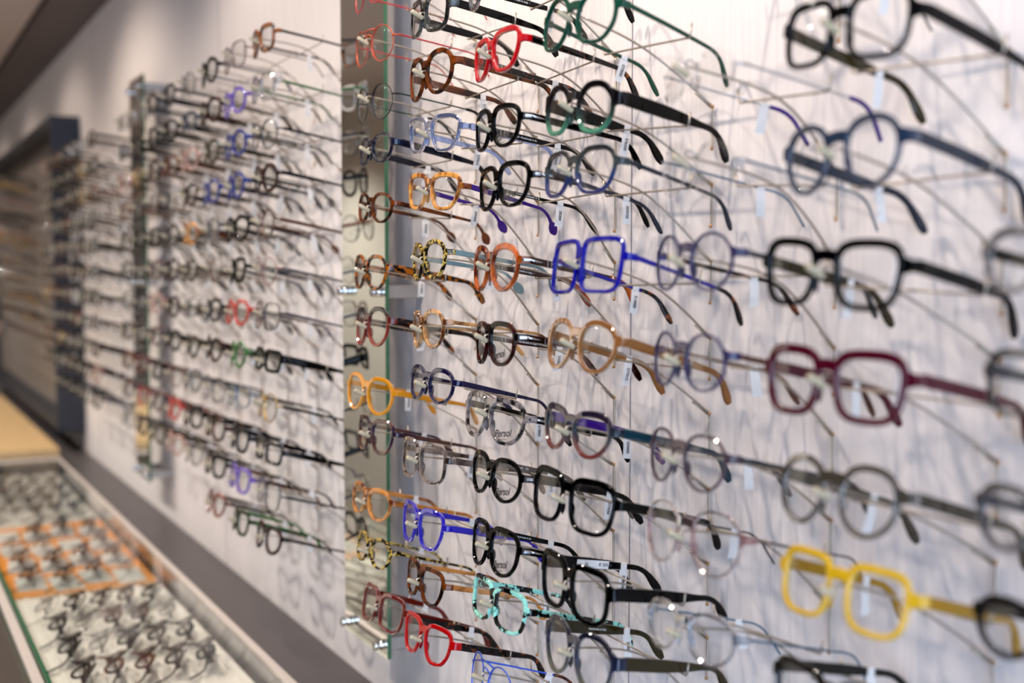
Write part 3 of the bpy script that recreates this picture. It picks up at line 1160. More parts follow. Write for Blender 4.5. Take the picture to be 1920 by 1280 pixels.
# fitted placements: x, z, turn, roll, width, lens height, temple slope
FIT = {
    (0, -2): (-1.4135, 1.8558, -2.2, -0.9, 0.1271, 0.0460, 8, 0.0089),
    (0, -1): (-1.4024, 1.7833, 1.4, 1.6, 0.1247, 0.0452, 7, 0.0124),
    (0, 0): (-1.4026, 1.7115, -0.6, 1.0, 0.1259, 0.0455, 8, 0.0127),
    (0, 1): (-1.3986, 1.6531, -2.8, 0.2, 0.1280, 0.0380, 12, 0.0120),
    (0, 2): (-1.4026, 1.5805, -1.5, 2.6, 0.1280, 0.0383, 11, 0.0124),
    (0, 3): (-1.4198, 1.4988, -2.2, 1.0, 0.1263, 0.0451, 10, 0.0078),
    (0, 4): (-1.4158, 1.4287, -2.6, -1.9, 0.1302, 0.0511, 11, 0.0078),
    (0, 5): (-1.4238, 1.3410, 8.0, 2.4, 0.1263, 0.0494, 12, 0.0088),
    (0, 6): (-1.4071, 1.2893, -1.1, -0.7, 0.1317, 0.0456, 13, 0.0082),
    (0, 7): (-1.4232, 1.1999, 1.8, -0.2, 0.1303, 0.0429, 14, 0.0093),
    (0, 8): (-1.4148, 1.1373, -0.6, -1.9, 0.1256, 0.0396, 17, 0.0111),
    (0, 9): (-1.3854, 1.0678, 2.4, -0.3, 0.1295, 0.0476, 20, 0.0094),
    (1, -1): (-1.2367, 1.7901, -3.9, 2.9, 0.1270, 0.0428, 10, 0.0083),
    (1, 0): (-1.2333, 1.7223, -1.5, -1.2, 0.1310, 0.0507, 10, 0.0060),
    (1, 1): (-1.2245, 1.6555, 4.0, 2.5, 0.1289, 0.0423, 9, 0.0078),
    (1, 2): (-1.2253, 1.5908, 5.3, 2.9, 0.1264, 0.0430, 12, 0.0066),
    (1, 3): (-1.2403, 1.5119, -6.6, -2.3, 0.1264, 0.0455, 9, 0.0062),
    (1, 4): (-1.2432, 1.4325, -7.7, -3.2, 0.1279, 0.0447, 8, 0.0066),
    (1, 5): (-1.2335, 1.3696, -0.2, -0.0, 0.1268, 0.0417, 14, 0.0116),
    (1, 6): (-1.2567, 1.2770, 1.2, -0.2, 0.1255, 0.0478, 12, 0.0083),
    (1, 7): (-1.2605, 1.1987, -0.4, -0.3, 0.1255, 0.0492, 14, 0.0062),
    (1, 8): (-1.2553, 1.1323, -3.7, -1.1, 0.1262, 0.0445, 14, 0.0062),
    (1, 9): (-1.2484, 1.0651, 2.9, -0.3, 0.1266, 0.0467, 17, 0.0089),
    (2, -1): (-1.0880, 1.7975, -6.0, 1.0, 0.1300, 0.0480, 10, 0.0100),
    (2, 0): (-1.0727, 1.7200, -4.7, -1.5, 0.1249, 0.0447, 12, 0.0060),
    (2, 1): (-1.0727, 1.6462, -6.2, 0.9, 0.1286, 0.0439, 10, 0.0067),
    (2, 2): (-1.0596, 1.5860, -4.6, -1.3, 0.1338, 0.0463, 11, 0.0060),
    (2, 3): (-1.0760, 1.5034, -5.4, -0.8, 0.1274, 0.0490, 11, 0.0082),
    (2, 4): (-1.0793, 1.4252, -9.9, -2.2, 0.1351, 0.0455, 10, 0.0068),
    (2, 5): (-1.0804, 1.3472, 1.8, 1.5, 0.1338, 0.0489, 14, 0.0060),
    (2, 6): (-1.0758, 1.2864, -3.6, -0.0, 0.1302, 0.0461, 13, 0.0073),
    (2, 7): (-1.0789, 1.2108, -5.1, -1.4, 0.1313, 0.0506, 15, 0.0060),
    (2, 8): (-1.0696, 1.1523, -0.4, 0.5, 0.1273, 0.0453, 15, 0.0060),
    (2, 9): (-1.0880, 1.0640, -6.8, -2.6, 0.1238, 0.0461, 17, 0.0139),
    (3, 0): (-0.9147, 1.7266, 1.6, 2.6, 0.1283, 0.0506, 16, 0.0118),
    (3, 1): (-0.9131, 1.6468, 2.1, 3.6, 0.1206, 0.0470, 11, 0.0108),
    (3, 2): (-0.9140, 1.5900, 0.4, -0.1, 0.1303, 0.0441, 15, 0.0079),
    (3, 3): (-0.9026, 1.5049, -2.0, -1.5, 0.1348, 0.0511, 17, 0.0060),
    (3, 4): (-0.9089, 1.4326, 0.3, 0.2, 0.1255, 0.0487, 17, 0.0102),
    (3, 5): (-0.9179, 1.3532, -2.3, 0.5, 0.1320, 0.0442, 14, 0.0091),
    (3, 6): (-0.9243, 1.2870, 4.8, 2.0, 0.1369, 0.0514, 15, 0.0096),
    (3, 7): (-0.9202, 1.2058, -0.4, 1.3, 0.1287, 0.0534, 10, 0.0083),
    (3, 8): (-0.9121, 1.1445, 0.4, 1.1, 0.1256, 0.0547, 12, 0.0084),
    (4, 1): (-0.7429, 1.6506, -10.0, 4.0, 0.1242, 0.0388, 12, 0.0111),
    (4, 2): (-0.7422, 1.5793, -8.7, 4.0, 0.1228, 0.0462, 12, 0.0108),
    (4, 3): (-0.7459, 1.5072, -7.5, -0.7, 0.1284, 0.0454, 12, 0.0151),
    (4, 4): (-0.7512, 1.4291, -10.0, -1.1, 0.1310, 0.0451, 12, 0.0149),
    (4, 5): (-0.7525, 1.3501, -8.1, -2.2, 0.1312, 0.0449, 13, 0.0160),
    (4, 6): (-0.7434, 1.2883, -0.0, -2.0, 0.1325, 0.0511, 14, 0.0160),
    (4, 7): (-0.7448, 1.2112, -2.5, -4.0, 0.1321, 0.0410, 14, 0.0129),
    (5, 1): (-0.5821, 1.6589, 1.9, 2.8, 0.1210, 0.0453, 13, 0.0123),
    (5, 2): (-0.5830, 1.5767, 3.6, -2.3, 0.1093, 0.0479, 12, 0.0126),
    (5, 3): (-0.5921, 1.4987, 7.2, 2.1, 0.1246, 0.0470, 11, 0.0137),
    (5, 4): (-0.5892, 1.4245, 4.5, 0.5, 0.1313, 0.0490, 12, 0.0107),
    (5, 5): (-0.5825, 1.3494, 1.3, -0.5, 0.1182, 0.0486, 17, 0.0132),
    (5, 6): (-0.5751, 1.2852, 6.4, 1.3, 0.1165, 0.0468, 17, 0.0118),
    (5, 7): (-0.5810, 1.2065, 0.0, -1.0, 0.1337, 0.0401, 12, 0.0112),
    (6, 3): (-0.4186, 1.5063, -10.0, -0.0, 0.1324, 0.0382, 12, 0.0125),
    (6, 4): (-0.4146, 1.4370, -10.0, -1.1, 0.1324, 0.0381, 12, 0.0125),
    (6, 5): (-0.4189, 1.3588, -9.4, -1.3, 0.1325, 0.0388, 14, 0.0123),
    (6, 6): (-0.4150, 1.2956, -6.5, -2.5, 0.1326, 0.0356, 15, 0.0122),
}

# ------------------------------------------------------------------ the near rack: one entry per pair of glasses
# (column, row): style, frame, temple, temple kind, extra, label, short
SPEC = {
    (0, -2): ('round', 'red_metal', 'red_metal', 'wire', dict(kind='wire'), 'thin red wire round eyeglasses at the top left, cut by the frame edge', 'topmost red wire pair'),
    (0, -1): ('round', 'rust_metal', 'red_metal', 'wire', dict(kind='wire', double=True), 'orange-red double-bridge wire eyeglasses before the mirror, red wire temples', 'orange-red double-bridge wire pair'),
    (0, 0): ('round', 'black_metal', 'green_metal', 'wire', dict(kind='wire', tip='black'), 'thin black wire round eyeglasses before the mirror', 'black wire pair before the mirror'),
    (0, 1): ('panto', 'navy', 'dark_navy', 'wide', dict(t=.0034), 'small translucent navy eyeglasses before the mirror with wide navy temples', 'small navy pair before the mirror'),
    (0, 2): ('panto', 'brown_tortoise', 'brown_tortoise', 'ball', dict(t=.0034), 'small brown horn-streaked eyeglasses before the mirror', 'small brown pair before the mirror'),
    (0, 3): ('panto', 'amber_tortoise', 'amber_tortoise', 'wide', dict(t=.0038), 'amber and black spotted tortoise eyeglasses before the mirror', 'amber spotted pair before the mirror'),
    (0, 4): ('panto', 'rust_grad', 'dark_tortoise', 'wide', dict(t=.0048), 'rust red eyeglasses with black brow and black tortoise temples', 'rust pair with black brow'),
    (0, 5): ('panto', 'honey', 'honey', 'mid', dict(t=.0048), 'honey yellow round eyeglasses before the mirror', 'honey yellow pair'),
    (0, 6): ('crown', 'plum_tortoise', 'plum_tortoise', 'ball', dict(t=.0044), 'brown and purple mottled eyeglasses before the mirror', 'brown and purple pair'),
    (0, 7): ('panto', 'light_horn', 'light_horn', 'mid', dict(t=.0046), 'light amber horn eyeglasses before the mirror, above the spotted pair', 'light amber horn pair'),
    (0, 8): ('round', 'tokyo', 'tokyo', 'slim', dict(t=.0034), 'small yellow-black speckled round eyeglasses low before the mirror', 'small speckled round pair'),
    (0, 9): ('square', 'redbrown', 'redbrown', 'wide', dict(t=.0044), 'translucent red-brown eyeglasses at the bottom edge of the mirror', 'red-brown pair'),
    (1, -1): ('square', 'smoke_marble', 'black', 'wide', dict(t=.0052), 'thick black and grey marbled eyeglasses with broad black temples, top row', 'marbled black pair'),
    (1, 0): ('panto', 'brown_tortoise', 'brown_tortoise', 'wide', dict(t=.0050), 'brown streaked tortoise eyeglasses left of the bright red crystal pair', 'brown streaked pair'),
    (1, 1): ('crown', 'blue_crystal', 'blue_crystal', 'mid', dict(t=.0046), 'pale blue clear plastic eyeglasses', 'pale blue clear pair'),
    (1, 2): ('crown', 'honey_tortoise', 'purple', 'ball', dict(t=.0050), 'honey horn eyeglasses with purple temples', 'honey pair with purple temples'),
    (1, 3): ('panto', 'tokyo', 'teal', 'ball', dict(t=.0046), 'yellow and black tortoise eyeglasses with grey-teal temples', 'speckled pair with teal temples'),
    (1, 4): ('panto', 'blond_horn', 'blond_horn', 'slim', dict(t=.0046), 'blond horn eyeglasses with slim tan temples', 'blond horn pair'),
    (1, 5): ('panto', 'indigo', 'indigo', 'ball', dict(t=.0046), 'dark indigo eyeglasses beside the grey marbled pair', 'dark indigo pair'),
    (1, 6): ('square', 'taupe_stripe', 'taupe_stripe', 'mid', dict(t=.0042), 'striped taupe grey translucent eyeglasses', 'striped taupe pair'),
    (1, 7): ('crown', 'violet_crystal', 'violet_crystal', 'mid', dict(t=.0044), 'violet blue translucent eyeglasses', 'violet blue pair'),
    (1, 8): ('crown', 'brown_tortoise', 'light_horn', 'ball', dict(t=.0042), 'brown horn eyeglasses beside the mint tortoise pair', 'brown horn pair'),
    (1, 9): ('crown', 'bright_red', 'dark_tortoise', 'wide', dict(t=.0046), 'bright red eyeglasses with tortoise temples at the bottom', 'bright red pair with tortoise temples'),
    (2, -1): ('panto', 'grey', 'black', 'mid', dict(t=.0040, inside='Handmade in Italy  CE'), 'smoky grey eyeglasses at the top edge, right of the marbled pair', 'smoky grey top pair'),
    (2, 0): ('crown', 'red_crystal', 'dark_tortoise', 'mid', dict(t=.0050), 'bright red crystal eyeglasses near the top with tortoise temples', 'red crystal pair near the top'),
    (2, 1): ('persol', 'black', 'black', 'mid', dict(t=.0046, arrow=True, print_='Persol', inside='Persol  Handmade in Italy  CE'), 'glossy black eyeglasses with silver hinge arrows, narrower, right of the pale blue pair', 'upper black arrow-hinge pair'),
    (2, 2): ('persol', 'black', 'black', 'slim', dict(t=.0046, arrow=True, print_='Persol', inside='Persol  Handmade in Italy  CE'), 'wide glossy black eyeglasses with silver hinge arrows, beside the honey pair', 'wide black arrow-hinge pair'),
    (2, 3): ('panto', 'orange_horn', 'brown', 'mid', dict(tip='orange_horn', t=.0056, arrow=True, inside='Handmade in Italy  CE'), 'orange-brown horn eyeglasses left of the cobalt rectangular pair', 'orange horn pair'),
    (2, 4): ('persol', 'dark_brown', 'dark_brown', 'mid', dict(t=.0046, arrow=True, print_='Persol', inside='Handmade in Italy  CE', bridge_z=.62), 'dark brown straight-brow eyeglasses left of the tan crystal pair', 'dark brown straight-brow pair'),
    (2, 5): ('persol', 'grey_marble', 'black', 'mid', dict(t=.0050, arrow=True, print_='Persol', bridge_z=.6), 'grey marbled eyeglasses with a dark script word printed on the lens', 'grey marbled pair'),
    (2, 6): ('panto', 'black', 'warm_grey', 'mid', dict(t=.0044, arrow=True, print_='Persol', inside='Persol    CE'), 'round black eyeglasses with script on the lens, under the grey marbled pair', 'round black script-lens pair'),
    (2, 7): ('persol', 'black', 'black', 'mid', dict(t=.0046, arrow=True, print_='Persol', inside='Persol  Handmade in Italy  CE'), 'squarish black eyeglasses with script on the lens, right of the violet pair', 'squarish black script-lens pair'),
    (2, 8): ('square', 'mint_tortoise', 'mint_tortoise', 'mid', dict(t=.0046), 'mint green and black mottled eyeglasses', 'mint mottled pair'),
    (2, 9): ('round', 'blue_metal', 'blue_metal', 'wire', dict(kind='wire', double=True, tip='brown_tortoise'), 'blue wire round eyeglasses at the bottom edge', 'blue wire pair'),
    (3, 0): ('octagon', 'green', 'green', 'slim', dict(t=.0036, tagtext='277050'), 'dark green angular eyeglasses near the top', 'dark green angular pair'),
    (3, 1): ('octagon', 'black_green', 'black', 'xwide', dict(t=.0050), 'black to green faded octagonal eyeglasses with broad black temples', 'black to green octagonal pair'),
    (3, 2): ('hex', 'grey_blue', 'slate_dark', 'slim', dict(t=.0040), 'grey to blue faded hexagonal eyeglasses', 'grey to blue hexagonal pair'),
    (3, 3): ('rect', 'cobalt', 'cobalt', 'slim', dict(tip='dark_tortoise', t=.0040), 'cobalt blue tall rectangular eyeglasses', 'cobalt rectangular pair'),
    (3, 4): ('panto', 'tan_crystal', 'tan_crystal', 'wide', dict(t=.0048), 'translucent tan eyeglasses with orange glints', 'translucent tan pair'),
    (3, 5): ('cat', 'brown_teal', 'teal_dark', 'wide', dict(far='purple', t=.0048, brow=.6), 'brown, teal and purple rounded eyeglasses', 'brown teal and purple pair'),
    (3, 6): ('bigsquare', 'black', 'black', 'wide', dict(t=.0046, brow=.7), 'large black square eyeglasses right of the round black pair', 'large black square pair'),
    (3, 7): ('square', 'black', 'black', 'xwide', dict(t=.0052, inside2='JA          € 309.00'), 'bulky black eyeglasses with a white price sticker inside the far temple', 'bulky black stickered pair'),
    (3, 8): ('panto', 'blue_smoke', 'olive', 'xwide', dict(t=.0046, inside='Handmade in Italy'), 'smoky blue-grey eyeglasses with olive temples at the bottom', 'smoky blue pair with olive temples'),
    (4, 1): ('round', 'ice', 'silver_metal', 'wire', dict(kind='rimless', tip='purple'), 'clear rimless eyeglasses, upper of the two rimless pairs', 'upper clear rimless pair'),
    (4, 2): ('round', 'ice', 'steel_blue_metal', 'wire', dict(kind='rimless'), 'clear rimless eyeglasses with blue wire temples, lower of two rimless pairs', 'lower clear rimless pair'),
    (4, 3): ('round', 'lavender', 'gun_metal', 'slim', dict(far='dark_tortoise', t=.0018, depth=.003), 'thin lavender round eyeglasses right of the cobalt pair', 'lavender pair beside the cobalt one'),
    (4, 4): ('round', 'lavender', 'brown_metal', 'slim', dict(t=.0018, depth=.003), 'thin lavender round eyeglasses right of the translucent tan pair', 'lavender pair beside the tan one'),
    (4, 5): ('panto', 'mauve', 'gun_metal', 'slim', dict(t=.0020, depth=.003), 'thin mauve grey round eyeglasses below the lavender pairs', 'thin mauve pair'),
    (4, 6): ('panto', 'pink_clear', 'gun_metal', 'wire', dict(t=.0018, depth=.003), 'clear eyeglasses with a faint pink rim', 'faint pink clear pair'),
    (4, 7): ('panto', 'ice', 'steel_blue_metal', 'wire', dict(t=.0026), 'clear plastic eyeglasses with dark blue wire temples near the bottom', 'low clear pair'),
    (4, -1): ('panto', 'orange_horn', 'orange_horn', 'mid', dict(t=.0044), 'brown eyeglasses above the frame edge, only temple tips hanging in view', 'top-edge pair above the rimless ones'),
    (5, 1): ('square', 'black', 'black', 'wide', dict(far='olive', tl=1.03, t=.0044), 'large blurred black eyeglasses at the top right', 'top right black pair'),
    (5, 2): ('panto', 'slate', 'slate_dark', 'wide', dict(tl=1.03, t=.0040), 'slate blue round eyeglasses on the right', 'slate blue pair'),
    (5, 3): ('bigsquare', 'black', 'black', 'wide', dict(far='olive', tl=1.03, t=.0050), 'black square eyeglasses on the right above the burgundy pair', 'right black square pair'),
    (5, 4): ('bigsquare', 'burgundy', 'burgundy', 'wide', dict(far='burgundy', tl=1.03, t=.0058), 'burgundy square eyeglasses on the right', 'burgundy pair'),
    (5, 5): ('panto', 'olive_grey', 'olive_grey', 'wide', dict(tl=1.03, t=.0042), 'grey-brown round eyeglasses on the right', 'grey-brown pair'),
    (5, 6): ('square', 'yellow', 'mustard', 'wide', dict(tl=1.03, t=.0048), 'yellow translucent eyeglasses on the right', 'yellow pair'),
    (5, 7): ('square', 'dark_olive', 'dark_olive', 'wide', dict(tl=1.03, t=.0050), 'dark olive eyeglasses cut by the bottom right frame edge', 'bottom right dark olive pair'),
    (5, 0): ('panto', 'gun_metal', 'gun_metal', 'wire', dict(kind='wire'), 'grey wire eyeglasses above the frame edge, over the top right black pair', 'top-edge grey wire pair'),
    (6, 3): ('panto', 'grey', 'black', 'mid', dict(t=.0042), 'grey eyeglasses cut by the right frame edge, highest of four', 'right edge grey pair'),
    (6, 4): ('square', 'charcoal', 'slate_dark', 'mid', dict(t=.0040), 'charcoal eyeglasses cut by the right frame edge, second of four', 'right edge charcoal pair'),
    (6, 5): ('panto', 'slate_dark', 'slate_dark', 'mid', dict(t=.0044), 'dark slate eyeglasses cut by the right frame edge, third of four', 'right edge slate pair'),
    (6, 6): ('panto', 'black', 'black', 'mid', dict(t=.0048), 'black eyeglasses cut by the right frame edge, lowest of four', 'right edge black pair'),
}
TAGS = ['277050', '200050', '20209', '276030', '200020', '213050', '277012', '204450']

for (k, r) in ((4, -1), (5, 0)):
    FIT[(k, r)] = (-(1.41 - 0.1665 * k), ZC + .225 - .0733 * r, 0.0, 0.0, 0.132, 0.046, 12, 0.011)
for n_, key in enumerate(sorted(SPEC)):
    k, r = key
    style, frame, temple, tk, extra, label, short = SPEC[key]
    x, z, yw, rl, W, H, T, gap = FIT[key]
    extra = dict(extra)
    tt = extra.pop('tagtext', TAGS[n_ % len(TAGS)])
    g, info = make_glasses(style, W, H, frame, temple, tk, tagtext=(tt if k in (0, 1, 2, 3) else None), lod=0, gap=gap, **extra)
    place(g, x, z, yw, rl, T)
    clear_wall(g, g.name)
    tag(g, label, 'eyeglasses', 'eyeglasses on the near rack')
    bpt, tl, tr = rest_points(g, info)
    Lp = 1.390 - 0.165 * k
    h = hook_obj(bpt.x, bpt.z, -Lp, ZC + 0.1562 - 0.0733 * r, tl, tr, yf=g.location.y, lod=0)
    tag(h, 'steel wire hook holding the %s' % short, 'hook', 'wire hooks on the near rack')

# ------------------------------------------------------------------ the crowded racks farther along the wall
PROTO = {}


def proto(style, frame, temple, tk, kind, W, H):
    key = (style, frame, temple, tk, kind)
    if key not in PROTO:
        g, info = make_glasses(style, W, H, frame, temple, tk, kind=kind, lod=1, t=0.0056)
        PROTO[key] = (g, info, [False])
        return g, info
    g, info, _ = PROTO[key]
    return copy_tree(g), info


NICE = {
    'black': 'black', 'gun_metal': 'grey wire', 'brown_tortoise': 'brown streaked', 'dark_tortoise': 'dark tortoise', 'grey': 'smoky grey', 'dark_navy': 'dark navy',
    'charcoal': 'charcoal', 'warm_grey': 'warm grey', 'black_metal': 'black wire', 'gold_metal': 'gold wire', 'silver_metal': 'silver wire', 'brown': 'brown', 'rose': 'pale rose',
    'ice': 'clear', 'tokyo': 'speckled', 'olive_grey': 'olive grey', 'blue': 'blue', 'slate': 'slate blue', 'brown_metal': 'brown wire', 'dark_brown': 'dark brown',
    'purple_crystal': 'purple', 'orange_red': 'orange-red', 'green_bright': 'green', 'moss': 'dark green', 'burgundy': 'burgundy', 'amber_tortoise': 'amber tortoise',
    'rust': 'rust', 'honey_tortoise': 'honey', 'tan_crystal': 'tan', 'plum_tortoise': 'plum', 'indigo': 'indigo', 'steel_blue_metal': 'blue-grey wire',
}
GENERIC = [
    ('panto', 'black', 'black', 'mid', 'acetate'), ('square', 'charcoal', 'black', 'mid', 'acetate'), ('round', 'gun_metal', 'gun_metal', 'wire', 'wire'),
    ('panto', 'brown_tortoise', 'brown_tortoise', 'mid', 'acetate'), ('square', 'dark_tortoise', 'dark_tortoise', 'wide', 'acetate'), ('panto', 'grey', 'charcoal', 'mid', 'acetate'),
    ('rect', 'black_metal', 'black_metal', 'wire', 'wire'), ('round', 'gold_metal', 'brown_metal', 'wire', 'wire'), ('square', 'smoke_marble', 'black', 'mid', 'acetate'),
    ('panto', 'rose', 'dark_brown', 'mid', 'acetate'), ('round', 'silver_metal', 'gun_metal', 'wire', 'wire'), ('crown', 'dark_navy', 'dark_navy', 'mid', 'acetate'),
    ('square', 'black', 'gun_metal', 'mid', 'acetate'), ('panto', 'dark_brown', 'dark_brown', 'mid', 'acetate'), ('hex', 'brown_metal', 'brown_metal', 'wire', 'wire'),
    ('panto', 'olive', 'olive', 'mid', 'acetate'), ('square', 'black', 'black', 'wide', 'acetate'), ('crown', 'plum_tortoise', 'plum_tortoise', 'mid', 'acetate'),
    ('rect', 'slate', 'charcoal', 'mid', 'acetate'), ('panto', 'dark_brown', 'brown', 'wide', 'acetate'), ('round', 'black_metal', 'black_metal', 'wire', 'wire'),
]
SPECIAL = {
    # (rack, column from the near side, row)
    (2, 0, -2): ('square', 'amber_tortoise', 'dark_tortoise', 'slim', 'acetate'),
    (2, 0, -1): ('square', 'ice', 'green_bright', 'slim', 'acetate'),
    (2, 0, 0): ('round', 'black_metal', 'black', 'slim', 'wire'),
    (2, 0, 1): ('round', 'brown', 'black', 'ball', 'acetate'),
    (2, 0, 2): ('round', 'brown_metal', 'brown_metal', 'ball', 'wire'),
    (2, 0, 3): ('round', 'rose', 'gun_metal', 'slim', 'wire'),
    (2, 0, 4): ('square', 'dark_brown', 'indigo', 'slim', 'wire'),
    (2, 0, 5): ('rect', 'black', 'black', 'xwide', 'acetate'),
    (2, 0, 6): ('panto', 'gold_metal', 'black', 'slim', 'wire'),
    (2, 0, 7): ('rect', 'charcoal', 'black', 'wide', 'acetate'),
    (2, 0, 8): ('square', 'black_metal', 'black_metal', 'slim', 'wire'),
    (2, 0, 9): ('panto', 'dark_brown', 'black', 'slim', 'acetate'),
    (2, 1, -2): ('square', 'burgundy', 'black_metal', 'wire', 'wire'),
    (2, 1, -1): ('round', 'purple_crystal', 'warm_grey', 'slim', 'acetate'),
    (2, 1, 0): ('round', 'blue', 'black', 'slim', 'acetate'),
    (2, 1, 1): ('panto', 'blue', 'dark_navy', 'mid', 'acetate'),
    (2, 1, 2): ('panto', 'black', 'dark_navy', 'mid', 'acetate'),
    (2, 1, 4): ('panto', 'orange_red', 'plum_tortoise', 'mid', 'acetate'),
    (2, 1, 5): ('panto', 'green_bright', 'moss', 'mid', 'acetate'),
    (2, 1, 6): ('rect', 'steel_blue_metal', 'steel_blue_metal', 'wire', 'wire'),
    (2, 1, 7): ('square', 'dark_navy', 'dark_navy', 'mid', 'acetate'),
    (2, 1, 8): ('square', 'purple_crystal', 'brown_tortoise', 'slim', 'acetate'),
    (2, 1, 9): ('square', 'moss', 'green_bright', 'mid', 'acetate'),
    (2, 2, -2): ('panto', 'black', 'slate', 'slim', 'acetate'),
    (2, 2, 1): ('square', 'blue', 'dark_navy', 'mid', 'acetate'),
    (2, 2, 8): ('square', 'black', 'black', 'mid', 'acetate'),
    (2, 2, 9): ('panto', 'rust', 'dark_tortoise', 'mid', 'acetate'),
    (2, 4, 7): ('panto', 'orange_red', 'orange_red', 'mid', 'acetate'),
    (2, 6, 6): ('square', 'burgundy', 'burgundy', 'mid', 'acetate'),
    (2, 6, 7): ('square', 'red_metal', 'red_metal', 'wire', 'wire'),
    (2, 3, 2): ('panto', 'honey_tortoise', 'brown_tortoise', 'mid', 'acetate'),
}
NICE['red_metal'] = 'red wire'
NICE['smoke_marble'] = 'marbled grey'
NICE['olive'] = 'olive'
ORD = ['first', 'second', 'third', 'fourth', 'fifth', 'sixth', 'seventh', 'eighth', 'ninth', 'tenth', 'eleventh', 'twelfth']
SHAPE = {'panto': 'rounded', 'square': 'square', 'round': 'round', 'rect': 'rectangular', 'hex': 'angular', 'crown': 'angular', 'persol': 'square', 'cat': 'upswept'}
RNG = random.Random(11)
for rack, L0, mirror_name in ((2, 1.872, 'nearer mirror'), (3, 3.503, 'farther mirror')):
    for j in range(8 if rack == 2 else 7):
        for r in range(-2, 10):
            if r == 9 and (rack == 3 or j > 2):
                continue
            if rack == 3 and r == 8 and j > 4:
                continue
            sp = SPECIAL.get((rack, j, r)) or GENERIC[RNG.randrange(len(GENERIC))]
            style, frame, temple, tk, kind = sp
            H = {'rect': .038, 'square': .045, 'round': .047, 'panto': .047, 'hex': .046, 'crown': .046}.get(style, .045)
            g, info = proto(style, frame, temple, tk, kind, .133, H)
            L = L0 + 0.167 * j
            T = 9 + 0.9 * (r + 1) + RNG.uniform(-1, 1)
            x = -L + RNG.uniform(-.004, .004)
            place(g, x, ZC + .2285 - .0733 * r + RNG.uniform(-.002, .002) - .008, RNG.uniform(-5, 3), RNG.uniform(-2.5, 2.5), T)
            clear_wall(g, PROTO[(style, frame, temple, tk, kind)][0].name)
            where = '%s row down, %s column left of the %s' % (ORD[r + 2], ORD[j], mirror_name)
            tag(g, '%s %s eyeglasses, %s' % (NICE.get(frame, frame.replace('_', ' ')), SHAPE[style], where), 'eyeglasses', 'eyeglasses on the %s rack' % ('middle' if rack == 2 else 'far'))
            bpt, tl, tr = rest_points(g, info)
            h = hook_obj(bpt.x, bpt.z, -(L - 0.018), ZC + 0.1562 - 0.0733 * r, tl, tr, yf=g.location.y, lod=1)
            tag(h, 'steel wire hook, %s' % where, 'hook', 'wire hooks on the %s rack' % ('middle' if rack == 2 else 'far'))

# ------------------------------------------------------------------ the farthest racks in front of the cabinet: too many and too far to tell apart
fb = MB()
FM = ['black', 'brown_tortoise', 'gun_metal', 'grey', 'rose', 'dark_navy', 'gold_metal', 'tan_crystal', 'ice', 'hook_steel', 'lens_far', 'charcoal']
for j in range(9):
    for r in range(-2, 7):
        style = RNG.choice(['panto', 'square', 'round', 'crown'])
        mi = RNG.randrange(0, 9)
        sub = MB()
        outs, hinge, w, zb = front_mesh(sub, style, .134, .046, .0065, .015, 0.3, 'acetate', 1)
        hing = hinge
        for s in (-1, 1):
            tb = MB()
            temple_mesh(tb, 'mid', s, 1)
            sub.add([(v[0] + s * hing[0], v[1] + hing[1], v[2] + hing[2]) for v in tb.v], tb.f, 0)
        T = 10 + RNG.uniform(-3, 6)
        Mx = Matrix.Translation((-(4.93 + .167 * j), -0.255, ZC + .215 - .0733 * r)) @ Euler((R(-(T - 8)), 0, R(RNG.uniform(-5, 5)))).to_matrix().to_4x4()
        fb.add([Mx @ Vector(v) for v in sub.v], sub.f, mi)
        P0 = Mx @ Vector((0, -.012, zb - .006))
        P1 = Vector((P0.x, -.03, P0.z - .075))
        fb.tube([P0, P0.lerp(P1, .5) + Vector((0, 0, .015)), P1], .0012, 4, mat=9)
o = link('eyeglasses_rows', fb.mesh('eyeglasses_rows', [M[k] for k in FM]))
tag(o, 'rows of mixed eyeglasses in front of the dark cabinet at the far left', 'eyeglasses', kind='stuff')

# ------------------------------------------------------------------ folded glasses in the showcase
FOLD = {}


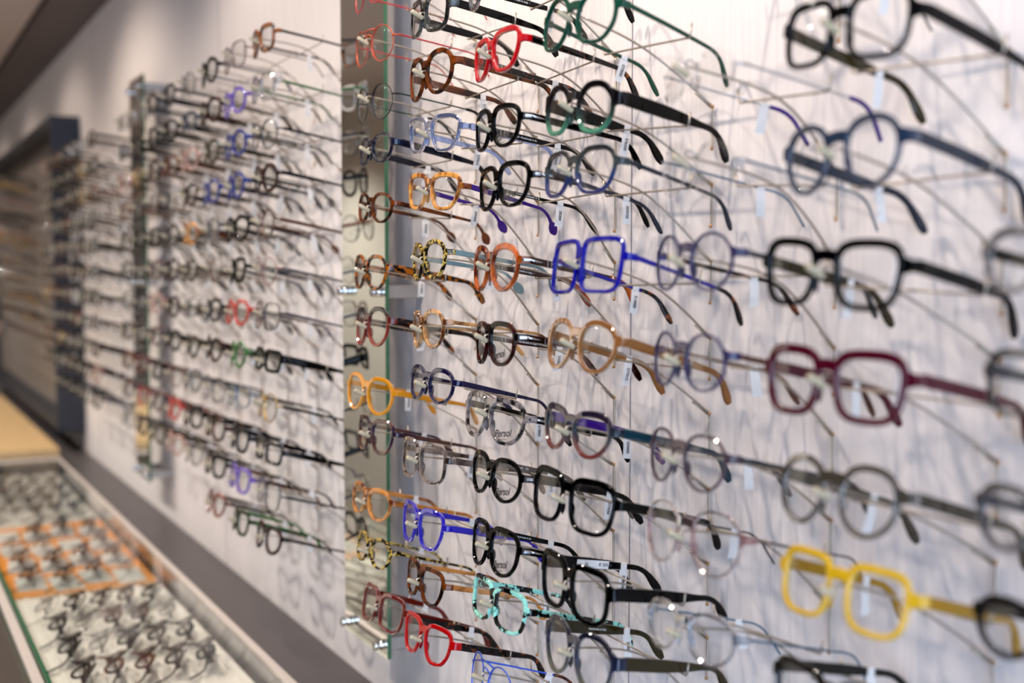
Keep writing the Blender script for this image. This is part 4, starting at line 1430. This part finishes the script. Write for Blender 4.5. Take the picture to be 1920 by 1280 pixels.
def folded(style, frame, temple, tk, kind):
    key = (style, frame, temple, tk, kind)
    if key not in FOLD:
        g, info = make_glasses(style, .110, .034, frame, temple, tk, kind=kind, lod=1, tagged=False, folded=True, t=0.0050)
        # lowest point when it leans back on its temples
        E3 = Euler((R(-70), 0, 0)).to_matrix()
        lo = 9
        for ch in KIDS[g.name]:
            Mc = Matrix.Translation(ch.location) @ ch.rotation_euler.to_matrix().to_4x4()
            for v in ch.data.vertices:
                lo = min(lo, (E3 @ (Mc @ v.co)).z)
        FOLD[key] = (g, lo)
        return g, lo
    g, lo = FOLD[key]
    return copy_tree(g), lo


GF = [GENERIC[i] for i in (0, 1, 3, 4, 6, 11, 13, 16, 17, 20, 2, 15)]
SLOTN = ['first', 'second', 'third', 'fourth', 'fifth']


def put_folded(x, y, z, where):
    style, frame, temple, tk, kind = GF[RNG.randrange(len(GF))]
    g, lo = folded(style, frame, temple, tk, kind)
    g.location = (x, y - 0.004, z - lo + 0.0003)
    g.rotation_euler = (R(-70), 0, R(-15 + RNG.uniform(-5, 5)))
    tag(g, 'folded %s %s eyeglasses, %s' % (NICE.get(frame, frame), SHAPE[style], where), 'eyeglasses', 'folded eyeglasses in the showcase')


for i in range(5):
    x = -1.96 - 0.142 * i + (0 if i < 4 else 0.005)
    if x < -2.50:
        break
    for jj, y in enumerate(SLOT_Y):
        put_folded(x, y, ZTRAY + 0.0042, 'near cream tray, %s lane from wall, %s to orange tray' % (SLOTN[4 - jj], ['fourth', 'third', 'second', 'nearest'][i]))
for i in range(4):
    for jj, y in enumerate([-0.7146 + d for d in (.293, .359, .425, .491)]):
        x = -2.66 - 0.165 * i + (0.02 if jj % 2 else -0.01)
        cb = MB()
        cb.box((0, 0, 0.0005), (0.130, 0.058, 0.001), bevel=0.0003)
        cc = link('display_card', cb.mesh('display_card', WHITE), loc=(x, y, ZTRAY + 0.0001), rot=(0, 0, R(RNG.uniform(-5, 5))))
        w = '%s row from the divider, %s lane from the wall' % (ORD[i], SLOTN[3 - jj])
        tag(cc, 'white card on the orange tray, %s' % w, 'card', 'white cards on the orange tray')
        if (i, jj) in ((2, 2), (3, 0)):
            continue
        put_folded(x, y, ZTRAY + 0.0012, 'orange tray card, %s row, %s lane from wall' % (ORD[i], SLOTN[3 - jj]))
for i in range(5):
    for jj, y in enumerate(SLOT_Y):
        put_folded(-3.38 - 0.148 * i, y, ZTRAY + 0.0042, 'far cream tray, %s row, %s lane from wall' % (ORD[i], SLOTN[4 - jj]))
